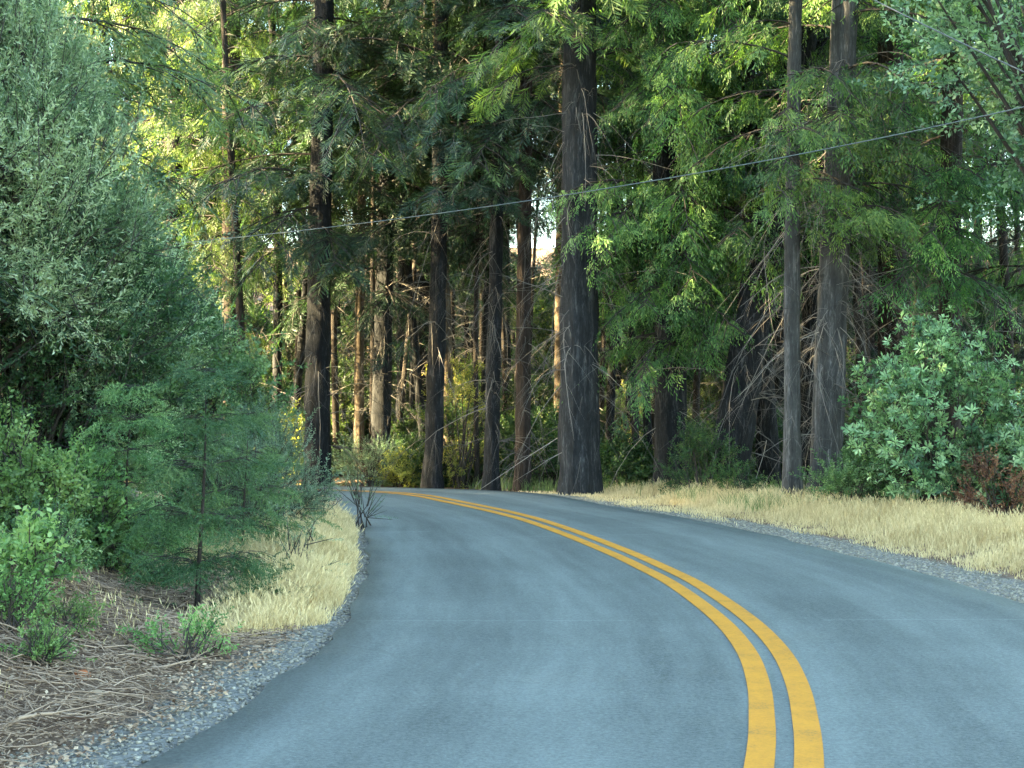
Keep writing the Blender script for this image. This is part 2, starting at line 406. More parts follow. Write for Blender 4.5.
# ------------------------------------------------------------------ road
def ribbon(off_a, off_b, nacross, z, skirt=0, name='road', mat=None, from_edges=False):
    C = dens(CEN, .25); T = norm(np.gradient(C, axis=0)); Nn = np.stack([-T[:, 1], T[:, 0]], 1)
    if from_edges:
        _, il = near(LEDd, C); _, ir = near(REDd, C); A = smooth(LEDd[il], 3); B = smooth(REDd[ir], 3)
        rng = np.random.default_rng(3); w = smooth(rng.normal(0, .035, len(C)), 1)[:, None]
        w2 = smooth(rng.normal(0, .035, len(C)), 1)[:, None]
        A = A+Nn*w; B = B+Nn*w2
    else:
        A, B = C+Nn*off_a, C+Nn*off_b
    u = np.linspace(0, 1, nacross); pts = A[:, None]*(1-u)[None, :, None]+B[:, None]*u[None, :, None]
    zz = zroad(pts[..., 1])+z
    V = np.concatenate([pts, zz[..., None]], -1); n = nacross
    if skirt:
        a = V[:, :1].copy(); a[..., 2] -= skirt; bb = V[:, -1:].copy(); bb[..., 2] -= skirt
        V = np.concatenate([a, V, bb], 1); n += 2; u = np.r_[0, u, 1]
    i, j = np.meshgrid(np.arange(len(C)-1), np.arange(n-1), indexing='ij')
    Q = np.stack([i*n+j, i*n+j+1, (i+1)*n+j+1, (i+1)*n+j], -1).reshape(-1, 4)[:, ::-1]
    g = Geo(); g.add(V.reshape(-1, 3), Q, np.tile(u, len(C)))
    o = g.build(name, mat, smooth=True)
    at = o.data.attributes.new('along', 'FLOAT', 'POINT'); at.data.foreach_set('value', np.repeat(np.arange(len(C))*.25, n).astype(np.float32))
    return o

m, nt, N, L = newmat('asphalt')
out = N.new('ShaderNodeOutputMaterial'); tc = N.new('ShaderNodeTexCoord')
au = N.new('ShaderNodeAttribute'); au.attribute_name = 'tint'; av = N.new('ShaderNodeAttribute'); av.attribute_name = 'along'
def tex(kind, scale, detail=6, rough=.6, vec=None):
    t = N.new('ShaderNodeTexNoise'); t.inputs['Scale'].default_value = scale; t.inputs['Detail'].default_value = detail; t.inputs['Roughness'].default_value = rough
    L.new(vec or tc.outputs['Object'], t.inputs['Vector']); return t
def math_(op, a, b=None, c=None):
    t = N.new('ShaderNodeMath'); t.operation = op
    for i, v in enumerate((a, b, c)):
        if v is None: continue
        if isinstance(v, (int, float)): t.inputs[i].default_value = v
        else: L.new(v, t.inputs[i])
    return t.outputs[0]
big = tex('n', .55, 4); fine = tex('n', 38, 4, .85); mid = tex('n', 9, 6, .7)
cmb = N.new('ShaderNodeCombineXYZ'); L.new(math_('MULTIPLY', au.outputs['Fac'], 26.0), cmb.inputs[0]); L.new(math_('MULTIPLY', av.outputs['Fac'], .35), cmb.inputs[1])
streak = tex('n', 1.0, 5, .6, cmb.outputs[0])
# wheel tracks: worn paler bands across the width
trk = math_('SINE', math_('MULTIPLY', au.outputs['Fac'], 2*pi*4))
# darker transverse patches and thin seams along the road
cm2 = N.new('ShaderNodeCombineXYZ'); L.new(math_('MULTIPLY', au.outputs['Fac'], 1.5), cm2.inputs[0]); L.new(math_('MULTIPLY', av.outputs['Fac'], .8), cm2.inputs[1])
patch = tex('n', 1.0, 2, .5, cm2.outputs[0])
seam = math_('LESS_THAN', math_('ABSOLUTE', math_('SUBTRACT', math_('PINGPONG', math_('ADD', av.outputs['Fac'], math_('MULTIPLY', mid.outputs[0], .12)), 3.7), .45)), .022)
seam = math_('MULTIPLY', seam, math_('GREATER_THAN', patch.outputs[0], .50))
v = math_('ADD', math_('MULTIPLY', math_('SUBTRACT', big.outputs[0], .5), .25), math_('MULTIPLY', math_('SUBTRACT', streak.outputs[0], .5), 1.0))
v = math_('ADD', v, math_('MULTIPLY', trk, .13)); v = math_('ADD', v, math_('MULTIPLY', math_('SUBTRACT', fine.outputs[0], .5), 2.4))
v = math_('ADD', v, math_('MULTIPLY', math_('SUBTRACT', patch.outputs[0], .5), .45)); v = math_('ADD', v, math_('MULTIPLY', seam, .28))
spk = N.new('ShaderNodeTexVoronoi'); spk.inputs['Scale'].default_value = 26; L.new(tc.outputs['Object'], spk.inputs['Vector'])
dots = math_('MULTIPLY', math_('LESS_THAN', spk.outputs['Distance'], .16), math_('GREATER_THAN', tex('n', 3.1, 2).outputs[0], .56))
ck = N.new('ShaderNodeTexVoronoi'); ck.feature = 'DISTANCE_TO_EDGE'; ck.inputs['Scale'].default_value = .42
vm = N.new('ShaderNodeMix'); vm.data_type = 'VECTOR'; vm.inputs[0].default_value = .22; L.new(tc.outputs['Object'], vm.inputs[4]); L.new(tex('n', 1.7, 8, .7).outputs['Color'], vm.inputs[5]); L.new(vm.outputs[1], ck.inputs['Vector'])
crk = math_('MULTIPLY', math_('LESS_THAN', ck.outputs['Distance'], .0035), math_('GREATER_THAN', tex('n', .35, 2).outputs[0], .53))
v = math_('ADD', v, math_('MULTIPLY', dots, .30)); v = math_('SUBTRACT', v, math_('MULTIPLY', crk, .14))
v = math_('ADD', v, math_('MULTIPLY', math_('SUBTRACT', mid.outputs[0], .5), .45))
v = math_('ADD', v, .5)
cr = N.new('ShaderNodeValToRGB'); e = cr.color_ramp.elements; e[0].color = (.052, .062, .061, 1); e[1].color = (.172, .195, .187, 1); L.new(v, cr.inputs[0])
p = N.new('ShaderNodeBsdfPrincipled'); L.new(cr.outputs[0], p.inputs['Base Color']); p.inputs['Roughness'].default_value = .62; p.inputs['Specular IOR Level'].default_value = .5
b = N.new('ShaderNodeBump'); b.inputs['Distance'].default_value = .006; b.inputs['Strength'].default_value = .6
L.new(fine.outputs[0], b.inputs['Height']); L.new(b.outputs[0], p.inputs['Normal']); L.new(p.outputs[0], out.inputs[0])
tag(ribbon(0, 0, 14, .03, .14, 'road', m, True), kind='structure')

m, nt, N, L = newmat('yellow_road_paint')
out = N.new('ShaderNodeOutputMaterial'); tc = N.new('ShaderNodeTexCoord')
n1 = tex('n', 45, 4, .85); n2 = tex('n', 4, 6, .7)
v = math_('ADD', math_('MULTIPLY', n1.outputs[0], .6), math_('MULTIPLY', n2.outputs[0], .5))
cr = N.new('ShaderNodeValToRGB'); e = cr.color_ramp.elements; e[0].position = .36; e[0].color = (.16, .11, .04, 1); e[1].position = .64; e[1].color = (.60, .255, .014, 1); k = e.new(.50); k.color = (.50, .21, .014, 1)
L.new(v, cr.inputs[0]); p = N.new('ShaderNodeBsdfPrincipled'); L.new(cr.outputs[0], p.inputs['Base Color']); p.inputs['Roughness'].default_value = .6; L.new(p.outputs[0], out.inputs[0])
tag(ribbon(.185, .045, 2, .035, 0, 'road_line', m), kind='structure')
tag(ribbon(-.045, -.185, 2, .035, 0, 'road_line', m), kind='structure')

# ------------------------------------------------------------------ trees
def trunk_mesh(rng, H, r0, lean=(0, 0), bend=.15, sides=14, flare=1.35):
    K = max(8, int(H/.35)); t = np.linspace(0, 1, K); z = H*t-.25
    ph = rng.uniform(0, 6.28, 4)
    x = lean[0]*z + bend*(np.sin(t*4+ph[0])-np.sin(ph[0])); y = lean[1]*z + bend*(np.sin(t*3.3+ph[1])-np.sin(ph[1]))
    r = r0*(1-t)**.75*.97+.015*min(1, H/10)**2; r = r*(1+(flare-1)*np.exp(-np.clip(z, 0, None)/.35))
    th = np.linspace(0, 2*pi, sides, endpoint=False)
    R = r[:, None]*(1+.05*np.sin(3*th[None]+ph[2]+t[:, None]*3)+.05*rng.normal(0, 1, (K, sides))*(1 if sides > 8 else .5)+.10*np.exp(-z/.4)[:, None]*np.sin(5*th[None]+ph[3]))
    V = np.stack([x[:, None]+R*np.cos(th), y[:, None]+R*np.sin(th), np.repeat(z[:, None], sides, 1)], -1)
    k, j = np.meshgrid(np.arange(K-1), np.arange(sides), indexing='ij'); j2 = (j+1) % sides
    Q = np.stack([k*sides+j, k*sides+j2, (k+1)*sides+j2, (k+1)*sides+j], -1).reshape(-1, 4)
    g = Geo(); g.add(V.reshape(-1, 3), Q)
    cen = lambda h: np.stack([np.interp(h, z, x), np.interp(h, z, y), np.asarray(h, float)], -1)
    rad = lambda h: np.interp(h, z, r)
    return g, cen, rad

def dead_limbs(geo, rng, cen, rad, h0, h1_, n, Lr=(.6, 1.8), r=.014, tint=.5, down=.5, sub=4, azim=None):
    h = rng.uniform(h0, h1_, n); az = rng.uniform(0, 2*pi, n) if azim is None else rng.normal(azim, .8, n)
    Ln = rng.uniform(*Lr, n); K = 7; t = np.linspace(0, 1, K)
    up = rng.uniform(-.5, .6, n); dn = rng.uniform(.1, 1.5, n)*down; cv = rng.normal(0, .4, n)
    c = cen(h)
    rx = np.cos(az)[:, None]*t*Ln[:, None]; ry = np.sin(az)[:, None]*t*Ln[:, None]
    side = (cv*Ln)[:, None]*t**2
    P = np.stack([c[:, 0, None]+rx-np.sin(az)[:, None]*side, c[:, 1, None]+ry+np.cos(az)[:, None]*side, c[:, 2, None]+Ln[:, None]*(up[:, None]*t-dn[:, None]*t*t)], -1)
    P += np.cumsum(rng.normal(0, .028, P.shape), 1)*t[None, :, None]
    R = r*(.6+.7*Ln[:, None])*(1-.85*t)
    tt = np.clip(tint+rng.normal(0, .18, n), 0, 1)
    tubes(geo, P, R, 4, tt)
    if sub:
        S, SR, ST = [], [], []
        for i in range(n):
            for _ in range(sub):
                k = rng.integers(1, K-1); b = P[i, k]; d = norm(P[i, k+1]-P[i, k]); d = norm(d+rng.normal(0, .55, 3)); l = Ln[i]*rng.uniform(.2, .5)
                tk = np.linspace(0, 1, 4)[:, None]; S.append(b+d*l*tk+np.array([0, 0, -.35*l])*tk**2+rng.normal(0, .015, (4, 3))*tk); SR.append(R[i, k]*.55*(1-.8*tk[:, 0])); ST.append(tt[i])
        tubes(geo, np.array(S), np.array(SR), 3, np.array(ST))

def conifer(name, seed, H, r0, c0, Lmax, kind='fir', lean=(0, 0), vis=12.0, step=.26, dens_=1.0, sprays=None, leaf=None, barkm='bark', limbs=(0, 0), deadtint=.35, skip=.15, droop=.45, azbias=None, base=.0, flare=1.3, whorl=0, bend=.15, deadlen=(.6, 1.8), tscale=1.0):
    rng = np.random.default_rng(seed)
    root = empty(name, (0, 0, 0))
    tg, cen, rad = trunk_mesh(rng, H, r0, lean, bend, 20 if r0 > .22 else 12, flare)
    tg.build('trunk', M[barkm], root, True)
    tm = sprays or (FIR if kind == 'fir' else CED)
    lg = Geo(); fg = Geo(); tw = Geo()
    nb_ = 0; h = c0; pos, dd, nn, ss, tt = [], [], [], [], []; BP, BR = [], []; SP, SR = [], []
    gold = rng.uniform(0, 6.28)
    while h < H-(.06 if H < 4 else .3):
        hi = h > vis
        gold += 2.4+rng.normal(0, .3); st = step*(2.6 if hi else 1.0)
        nb_ += 1
        if whorl: h += step*(whorl if nb_ % whorl == 0 else .08)
        else: h += st*rng.uniform(.5, 1.5)
        if rng.random() < skip or h > H-(.04 if H < 4 else .2): continue
        sml = H < 4; rel = min(.98, (h-c0)/(H-c0))
        L0 = Lmax*(min(1, .55+rel*3) if rel < .15 and not sml else 1)*(1-rel)**(.9 if sml else .75)*rng.uniform(.6, 1.15)+(.05 if sml else .3)
        if azbias is not None and h < vis and rng.random() < azbias[1]: az = rng.normal(azbias[0], .7)
        else: az = gold
        K = 7; t = np.linspace(0, 1, K); rd = np.array([math.cos(az), math.sin(az), 0]); sd = np.array([-rd[1], rd[0], 0])
        up = rng.uniform(.15, .45) if H < 4 else rng.uniform(-.1, .35) if kind == 'fir' else rng.uniform(.0, .4); dn = droop*rng.uniform(.6, 1.4); cv = rng.normal(0, .15)
        P = cen(h)[None]+L0*(t[:, None]*rd+cv*(t**2)[:, None]*sd)+np.outer(L0*(up*t-dn*t*t), UP)
        bt = rng.normal(0, .13)
        BP.append(P); BR.append((.007+.0075*L0)*(1-.85*t)*(.35 if H < 4 else 1))
        nsub = max(3, int(L0/(.16 if not hi else .4)*dens_)); sc0 = (1.0 if not hi else 2.3)*tscale
        ts = np.sort(rng.uniform(.12, 1, nsub))
        for q_, ti in enumerate(ts):
            b = np.array([np.interp(ti, t, P[:, a]) for a in range(3)])
            tang = norm(np.array([np.interp(min(1, ti+.05), t, P[:, a]) for a in range(3)])-b+rd*1e-3)
            sg = 1 if q_ % 2 else -1
            sdir = norm(tang*rng.uniform(.5, 1.1)+sg*sd*rng.uniform(.5, 1.2)+UP*rng.uniform(-.35, .1))
            ls = (.22+.32*(1-ti))*L0*rng.uniform(.5, 1.2)*(1 if kind == 'fir' else .7)+.08
            ks = max(1, int(ls/(.20*sc0)))
            if not hi: SP.append(np.stack([b+sdir*ls*u_+UP*(-.3*ls*u_*u_) for u_ in (0, .5, 1)])); SR.append((np.array([.008, .005, .002])+.002*L0)*(.4 if H < 4 else 1))
            for k_ in range(ks):
                u_ = (k_+rng.uniform(0, 1))/ks
                pos.append(b+sdir*ls*u_+UP*(-.3*ls*u_*u_)+rng.normal(0, .03, 3))
                dv = sdir*.8+rng.normal(0, .35, 3)+UP*(-.25-.35*u_) if kind == 'fir' else sdir*.45+rd*.3+rng.normal(0, .28, 3)+UP*(-.75)
                dd.append(dv); nn.append(UP+rng.normal(0, .35 if kind == 'fir' else .55, 3)+rd*(0 if kind == 'fir' else .6)); ss.append(sc0*rng.uniform(.7, 1.25)); tt.append(np.clip(.38+bt+.25*ti*rng.random()+rng.normal(0, .09), 0, 1))
    pos, dd, nn, ss, tt = map(np.array, (pos, dd, nn, ss, tt))
    w = rng.integers(0, len(tm), len(pos))
    for k in range(len(tm)):
        s_ = w == k; stamp(fg, tm[k], pos[s_], dd[s_], nn[s_], ss[s_], rng, tt[s_])
    tubes(lg, np.array(BP), np.array(BR), 4, .4)
    if SP: tubes(lg, np.array(SP), np.array(SR), 3, .35)
    if limbs[0]: dead_limbs(tw, rng, cen, rad, base+.8, limbs[1], limbs[0], deadlen, .0055, deadtint*.8, 1.0, 6)
    fg.build('crown', M[leaf or kind], root, wood=lg, woodmat=M['limb'], dead=tw)
    return root

def pole_tree(name, seed, H, r0, barkm, lean=(0, 0), limbs=(14, 7), bend=.2, deadtint=.4, crown=None):
    """a thin trunk with dead twigs; an optional sparse top"""
    rng = np.random.default_rng(seed); root = empty(name, (0, 0, 0))
    tg, cen, rad = trunk_mesh(rng, H, r0, lean, bend, 10, 1.25); tg.build('trunk', M[barkm], root, True)
    tw = Geo(); dead_limbs(tw, rng, cen, rad, .8, limbs[1], limbs[0], (.3, 1.3), .006, deadtint*.8)
    fg = Geo()
    if crown:
        n = crown; h = H*(.55+.45*rng.random(n)); az = rng.uniform(0, 6.28, n); rr = 1.6*(1.05-h/H)*3*rng.random(n)**.6
        c = cen(h); pos = c+np.stack([np.cos(az)*rr, np.sin(az)*rr, -.2*rr], -1); d = np.stack([np.cos(az), np.sin(az), -.4+0*az], -1)
        stamp(fg, FIR[0], pos, d, UP+rng.normal(0, .4, (n, 3)), rng.uniform(1.2, 2.2, n), rng, rng.uniform(.2, .7, n))
    fg.build('crown', M['fir'], root, wood=Geo(), woodmat=M['limb'], dead=tw)  # without top sprays this part holds only dead twigs along the trunk
    return root

def bush(name, seed, rad_, H, nclump, shoots, tmpl, leaf, per=5, shootlen=(.3, .6), stems=7, trunk=None, low=0.0, s=1.0, upb=.7, extra=None, clr=.45, barkm='limb', tbase=.45, shape=1.0, trunk_bark='barkthin'):
    """leafy shrub or tree: limbs from the base to foliage clumps, each clump made of leafy shoots"""
    rng = np.random.default_rng(seed); root = empty(name, (0, 0, 0))
    lg, fg = Geo(), Geo()
    u = norm(rng.normal(0, 1, (nclump, 3))); rr = rng.uniform(.35, 1.0, nclump)**.55
    C = u*rr[:, None]; C[:, 2] = (C[:, 2]+1)/2
    prof = np.clip(1-np.abs(C[:, 2]-.4)*.3, .3, 1)*np.where(C[:, 2] > .6, 1-(C[:, 2]-.6)*shape, 1)
    C = np.c_[C[:, 0]*rad_*prof, C[:, 1]*rad_*prof, low+(H-low)*C[:, 2]]
    base = np.zeros((nclump, 3)); 
    if trunk:
        tg, cen, rd = trunk_mesh(rng, H*.8, trunk, (rng.normal(0, .04), rng.normal(0, .04)), .12, 12, 1.3); tg.build('trunk', M[trunk_bark], root, True)
        hb = np.clip(C[:, 2]*.55, .3, H*.75); base = cen(hb)
    else:
        base = np.c_[rng.normal(0, .08, (nclump, 2)), np.full(nclump, -.1)]
    t = np.linspace(0, 1, 6)[None, :, None]; mid = (base+C)/2+rng.normal(0, .12*rad_, (nclump, 3))+np.array([0, 0, .1*H])
    P = (1-t)**2*base[:, None]+2*t*(1-t)*mid[:, None]+t*t*C[:, None]
    tubes(lg, P, (.012+.012*H/3)*np.linspace(1, .25, 6)[None].repeat(nclump, 0), 4, .5)
    pos, dd, nn, ss, tt = [], [], [], [], []; SP = []
    cen0 = np.array([0, 0, low+(H-low)*.35])
    for i in range(nclump):
        o_ = norm(C[i]-cen0); ct = np.clip(tbase+rng.normal(0, .22), .03, .97)
        for j in range(shoots):
            b = C[i]+rng.normal(0, clr*rad_*.35, 3); d = norm(o_*rng.uniform(.3, 1)+UP*upb*rng.uniform(.3, 1.3)+rng.normal(0, .45, 3)); l = rng.uniform(*shootlen)
            if b[2] < .03: continue
            SP.append(np.stack([b, b+d*l*.5, b+d*l]))
            for k in range(per):
                f = (k+.5)/per; pos.append(b+d*l*f+rng.normal(0, .02, 3)); dd.append(d+rng.normal(0, .3+.3*(1-f), 3)); nn.append(rng.normal(0, 1, 3)+UP*.3); ss.append(s*rng.uniform(.75, 1.2)); tt.append(ct+.12*(f-.5)+rng.normal(0, .10))
    pos, dd, nn, ss, tt = map(np.array, (pos, dd, nn, ss, tt)); SP = np.array(SP)
    w = rng.integers(0, len(tmpl), len(pos))
    for k in range(len(tmpl)):
        s_ = w == k; stamp(fg, tmpl[k], pos[s_], dd[s_], nn[s_], ss[s_], rng, np.clip(tt[s_], 0, 1))
    tubes(lg, SP, np.tile([.006, .005, .002], (len(SP), 1)), 3, .7)
    fg.build('foliage' if not trunk else 'crown', M[leaf], root, wood=lg, woodmat=M[barkm])
    return root

def at(x, depth):
    X_ = (x-CX)/F*depth; return (X_, depth, h1(X_, depth)-.02)

def put(o, x, depth, label, cat, group=None, dz=0, rz=0):
    l = at(x, depth); o.location = (l[0], l[1], l[2]+dz); o.rotation_euler = (0, 0, rz); tag(o, label, cat, group); return o

TR = 'trunks along the forest edge'
# --- trunks one can single out, left to right
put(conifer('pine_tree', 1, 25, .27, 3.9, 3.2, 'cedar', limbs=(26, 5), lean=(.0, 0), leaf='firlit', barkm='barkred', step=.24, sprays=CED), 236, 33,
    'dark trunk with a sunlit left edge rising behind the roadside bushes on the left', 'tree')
put(pole_tree('bare_trunk', 2, 19, .085, 'barkthin', (-.01, 0), (30, 11)), 246, 31.5, 'thin reddish trunk right beside the sunlit trunk behind the left bushes', 'tree')
put(pole_tree('bare_trunk', 3, 20, .11, 'bark', (.0, 0), (26, 8)), 274, 34, 'slim dark bare trunk standing left of the big dark trunk at the bend', 'tree')
put(pole_tree('bare_trunk', 4, 18, .10, 'bark', (.03, 0), (26, 8), .3), 289, 36, 'slightly curved thin trunk just left of the big dark trunk at the bend', 'tree')
put(conifer('fir_tree', 5, 27, .27, 4.9, 3.6, 'fir', limbs=(50, 5.5), lean=(-.004, 0), step=.22), 317, 31,
    'big dark trunk standing at the left end of the bend above grey green shrubs', 'tree')
put(pole_tree('bare_trunk', 6, 19, .075, 'barkthin', (.02, 0), (24, 8), .25), 338, 36, 'thin brown trunk right of the big dark trunk at the bend', 'tree')
put(pole_tree('bare_trunk', 7, 20, .12, 'barklit', (.01, 0), (26, 8), .08), 359, 35.5, 'pale trunk lit by the sun beyond the far end of the road', 'tree')
put(pole_tree('bare_trunk', 8, 16, .065, 'barkthin', (.06, 0), (20, 7), .25), 371, 38, 'thin leaning sapling trunk right of the pale sunlit trunk', 'tree')
put(pole_tree('bare_trunk', 9, 15, .06, 'barkthin', (.035, 0), (20, 7), .25), 395, 37, 'spindly trunk between the pale sunlit trunk and the paired dark trunks', 'tree')
put(conifer('fir_tree', 10, 26, .27, 5, 3.4, 'fir', limbs=(40, 6), step=.3), 417, 41, 'wide hazy trunk deeper in the forest above the start of the yellow lines', 'tree')
put(conifer('fir_tree', 11, 25, .19, 4.6, 3.0, 'fir', limbs=(40, 6), lean=(.022, 0), step=.26), 432, 30.5, 'dark trunk leaning slightly right above the far road edge', 'tree')
put(pole_tree('bare_trunk', 12, 20, .11, 'barklit', (.0, 0), (30, 8)), 449, 33, 'brown sunlit trunk tucked right behind a dark leaning trunk', 'tree')
put(conifer('fir_tree', 13, 25, .145, 5.2, 2.8, 'fir', limbs=(60, 6.5), step=.26), 491, 29, 'straight narrow nearly black trunk left of centre at the road edge', 'tree')
put(conifer('fir_tree', 14, 24, .15, 6.0, 2.6, 'fir', limbs=(60, 8), lean=(-.014, 0), barkm='barkred', step=.26), 523, 29.5, 'greyish brown slim trunk left of the thickest central trunk', 'tree')
put(pole_tree('bare_trunk', 15, 21, .16, 'barklit', (.004, 0), (30, 9), .05), 560, 36, 'sunlit orange trunk half hidden behind the thickest central trunk', 'tree')
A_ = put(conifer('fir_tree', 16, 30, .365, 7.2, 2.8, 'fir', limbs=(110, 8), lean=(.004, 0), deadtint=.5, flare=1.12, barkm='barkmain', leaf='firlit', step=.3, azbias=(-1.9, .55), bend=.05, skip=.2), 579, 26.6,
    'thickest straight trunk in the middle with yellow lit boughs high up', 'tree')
put(pole_tree('bare_trunk', 17, 18, .09, 'bark', (.0, 0), (40, 8)), 608, 33, 'thin dark trunk just right of the thickest central trunk', 'tree')
put(pole_tree('bare_trunk', 18, 16, .075, 'bark', (.02, 0), (40, 7)), 637, 31, 'left one of two thin black trunks beside the wide cedar trunk', 'tree')
put(pole_tree('bare_trunk', 19, 17, .075, 'bark', (.015, 0), (40, 7)), 650, 29, 'right one of two thin black trunks beside the wide cedar trunk', 'tree')
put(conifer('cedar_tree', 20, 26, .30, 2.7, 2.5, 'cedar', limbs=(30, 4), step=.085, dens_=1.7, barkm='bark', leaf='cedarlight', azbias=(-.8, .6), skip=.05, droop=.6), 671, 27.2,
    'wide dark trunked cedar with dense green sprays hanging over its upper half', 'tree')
put(conifer('cedar_tree', 21, 23, .35, 4.2, 2.6, 'cedar', limbs=(60, 6), lean=(.155, 0), barkm='bark', step=.24, azbias=(-1.6, .4), bend=.12, flare=1.15, leaf='cedarlight'), 724, 26,
    'massive dark trunk leaning right with a gap of light at its foot', 'tree')
put(conifer('cedar_tree', 22, 20, .20, 4.2, 2.0, 'cedar', limbs=(40, 6), lean=(-.03, 0), barkm='bark', step=.35), 770, 27,
    'dark smaller trunk crossing behind the massive leaning trunk', 'tree')
put(conifer('cedar_tree', 23, 20, .13, 4.1, 1.7, 'cedar', limbs=(46, 6), lean=(-.008, .0), barkm='barkgrey', step=.18, deadtint=.4, skip=.1, azbias=(-1.6, .6), deadlen=(.4, 1.3), leaf='cedarlight'), 793, 23.3,
    'slim pale grey trunk at the grass edge beside a thicker grey one', 'tree')
put(conifer('cedar_tree', 24, 25, .255, 4.3, 2.7, 'cedar', limbs=(150, 7), lean=(.052, 0), barkm='barkgrey', step=.24, deadtint=.55, skip=.3, azbias=(-.5, .6), leaf='cedarlight', deadlen=(.5, 1.8), bend=.08), 824, 23.6,
    'thick grey trunk with many bare curved dead branches right of centre', 'tree')
put(conifer('fir_tree', 25, 24, .22, 5.4, 2.6, 'fir', limbs=(80, 7), lean=(.03, 0), step=.3, deadtint=.4), 806, 28, 'dark trunk in shade between the two grey trunks', 'tree')
put(conifer('cedar_tree', 26, 25, .28, 4.3, 2.6, 'cedar', limbs=(90, 7), barkm='barkred', step=.22, deadtint=.5, leaf='cedarlight', azbias=(-1.5, .4)), 897, 27, 'reddish brown trunk rising behind the glossy leaved bush on the right', 'tree')
put(conifer('cedar_tree', 27, 24, .20, 3.3, 2.5, 'cedar', limbs=(50, 7), barkm='barkred', step=.2, deadtint=.4, leaf='cedarlight', azbias=(-1.7, .5)), 948, 24, 'brown trunk behind the right bush under bright green sprays', 'tree')
put(conifer('cedar_tree', 28, 24, .24, 3.4, 2.7, 'cedar', limbs=(50, 7), barkm='bark', step=.2, deadtint=.4, leaf='cedarlight', azbias=(-2.0, .5)), 1040, 25.5, 'dark cedar standing at the right edge behind the tall bush', 'tree')
# upper left trees in the sun
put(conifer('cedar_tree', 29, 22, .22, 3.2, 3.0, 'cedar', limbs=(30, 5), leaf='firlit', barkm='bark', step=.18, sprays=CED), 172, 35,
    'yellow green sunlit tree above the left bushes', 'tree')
put(conifer('fir_tree', 30, 15, .18, 1.5, 2.9, 'fir', limbs=(20, 3), leaf='firyoung', step=.2), 60, 19.5,
    'dense dark green conifer behind the tall left bushes', 'tree')
put(conifer('fir_tree', 31, 26, .22, 4.2, 3.4, 'fir', limbs=(40, 5), step=.2), 380, 30.8+2.5,
    'shaded fir with drooping fronds left of centre', 'tree')

# --- background forest: copies of a few trees
BG = [conifer('fir_tree', 101, 26, .24, 4.0, 3.6, 'fir', limbs=(50, 7), vis=16, step=.34, tscale=1.35, dens_=.8),
      conifer('fir_tree', 102, 23, .19, 3.0, 3.2, 'fir', limbs=(50, 7), vis=16, step=.34, tscale=1.35, dens_=.8, barkm='barkred'),
      conifer('cedar_tree', 103, 22, .24, 2.2, 2.9, 'cedar', limbs=(40, 6), vis=16, step=.30, tscale=1.4, dens_=.8, barkm='barkred'),
      conifer('fir_tree', 104, 12, .10, .8, 2.2, 'fir', limbs=(10, 3), vis=12, step=.26, tscale=1.2, dens_=.9)]
POLE = [pole_tree('bare_trunk', 110, 17, .08, 'bark', (.01, 0), (34, 9), .3, crown=260), pole_tree('bare_trunk', 111, 15, .06, 'barkthin', (-.02, .01), (34, 9), .3, crown=200),
        pole_tree('bare_trunk', 112, 19, .12, 'barkthin', (.0, .02), (34, 9), .2, crown=260)]
rng = np.random.default_rng(77)
used = [tuple(o.location[:2]) for o in COL.objects if o.type == 'EMPTY' and abs(o.location.y) > 1]
def free(x, y, dmin):
    return all((x-a)**2+(y-b)**2 > dmin*dmin for a, b in used)
first = set()
def plant(proto, x, y, s, label, group, cat='tree', dmin=2.4):
    used.append((x, y)); loc = (x, y, h1(x, y)-.05); rz = rng.uniform(0, 6.28)
    if proto.name not in first:
        first.add(proto.name); proto.location = loc; proto.rotation_euler = (0, 0, rz); proto.scale = (s, s, s); tag(proto, label, cat, group); return proto
    return copy_thing(proto, loc, rz, s, label, group)
LBL = ['dark fir far back among the forest trees', 'brown trunked fir far back among the forest trees', 'feathery green cedar far back among the forest trees', 'small dark conifer growing low among the forest trees']
cnt = 0
for _ in range(6000):
    if cnt >= 95: break
    y = rng.uniform(31, 92); x = rng.uniform(-.47*y-3, .47*y+3)
    P = np.array([[x, y]]); dl_, dr_, lf, ins_ = roadinfo(P)
    if ins_[0] or min(dl_[0], dr_[0]) < (2.0 if y > 36 or x > -4 else 1.5): continue
    if x < -8 and y < 38: continue
    if not free(x, y, 2.3 if y < 50 else 2.9): continue
    if min(abs(x-y*(545-CX)/F), abs(x-y*(276-CX)/F)) < 2.1: continue
    # rays of the low sun come down the road corridor; keep the far strip clear
    k = rng.choice([0, 0, 1, 1, 2, 3, 3]); plant(BG[k], x, y, rng.uniform(.85, 1.15), LBL[k], ['background firs', 'background firs', 'background cedars', 'young conifers in the forest'][k]); cnt += 1
cnt = 0
for _ in range(6000):
    if cnt >= 112: break
    y = rng.uniform(30, 58); x = rng.uniform(-.40*y, .42*y)
    dl_, dr_, lf, ins_ = roadinfo(np.array([[x, y]]))
    if ins_[0] or min(dl_[0], dr_[0]) < 1.2 or (x < -7 and y < 38): continue
    if not free(x, y, 1.1): continue
    k = rng.integers(0, 3); plant(POLE[k], x, y, rng.uniform(.8, 1.15), 'slender bare trunk in the shade of the forest', 'slender trunks in the forest'); cnt += 1
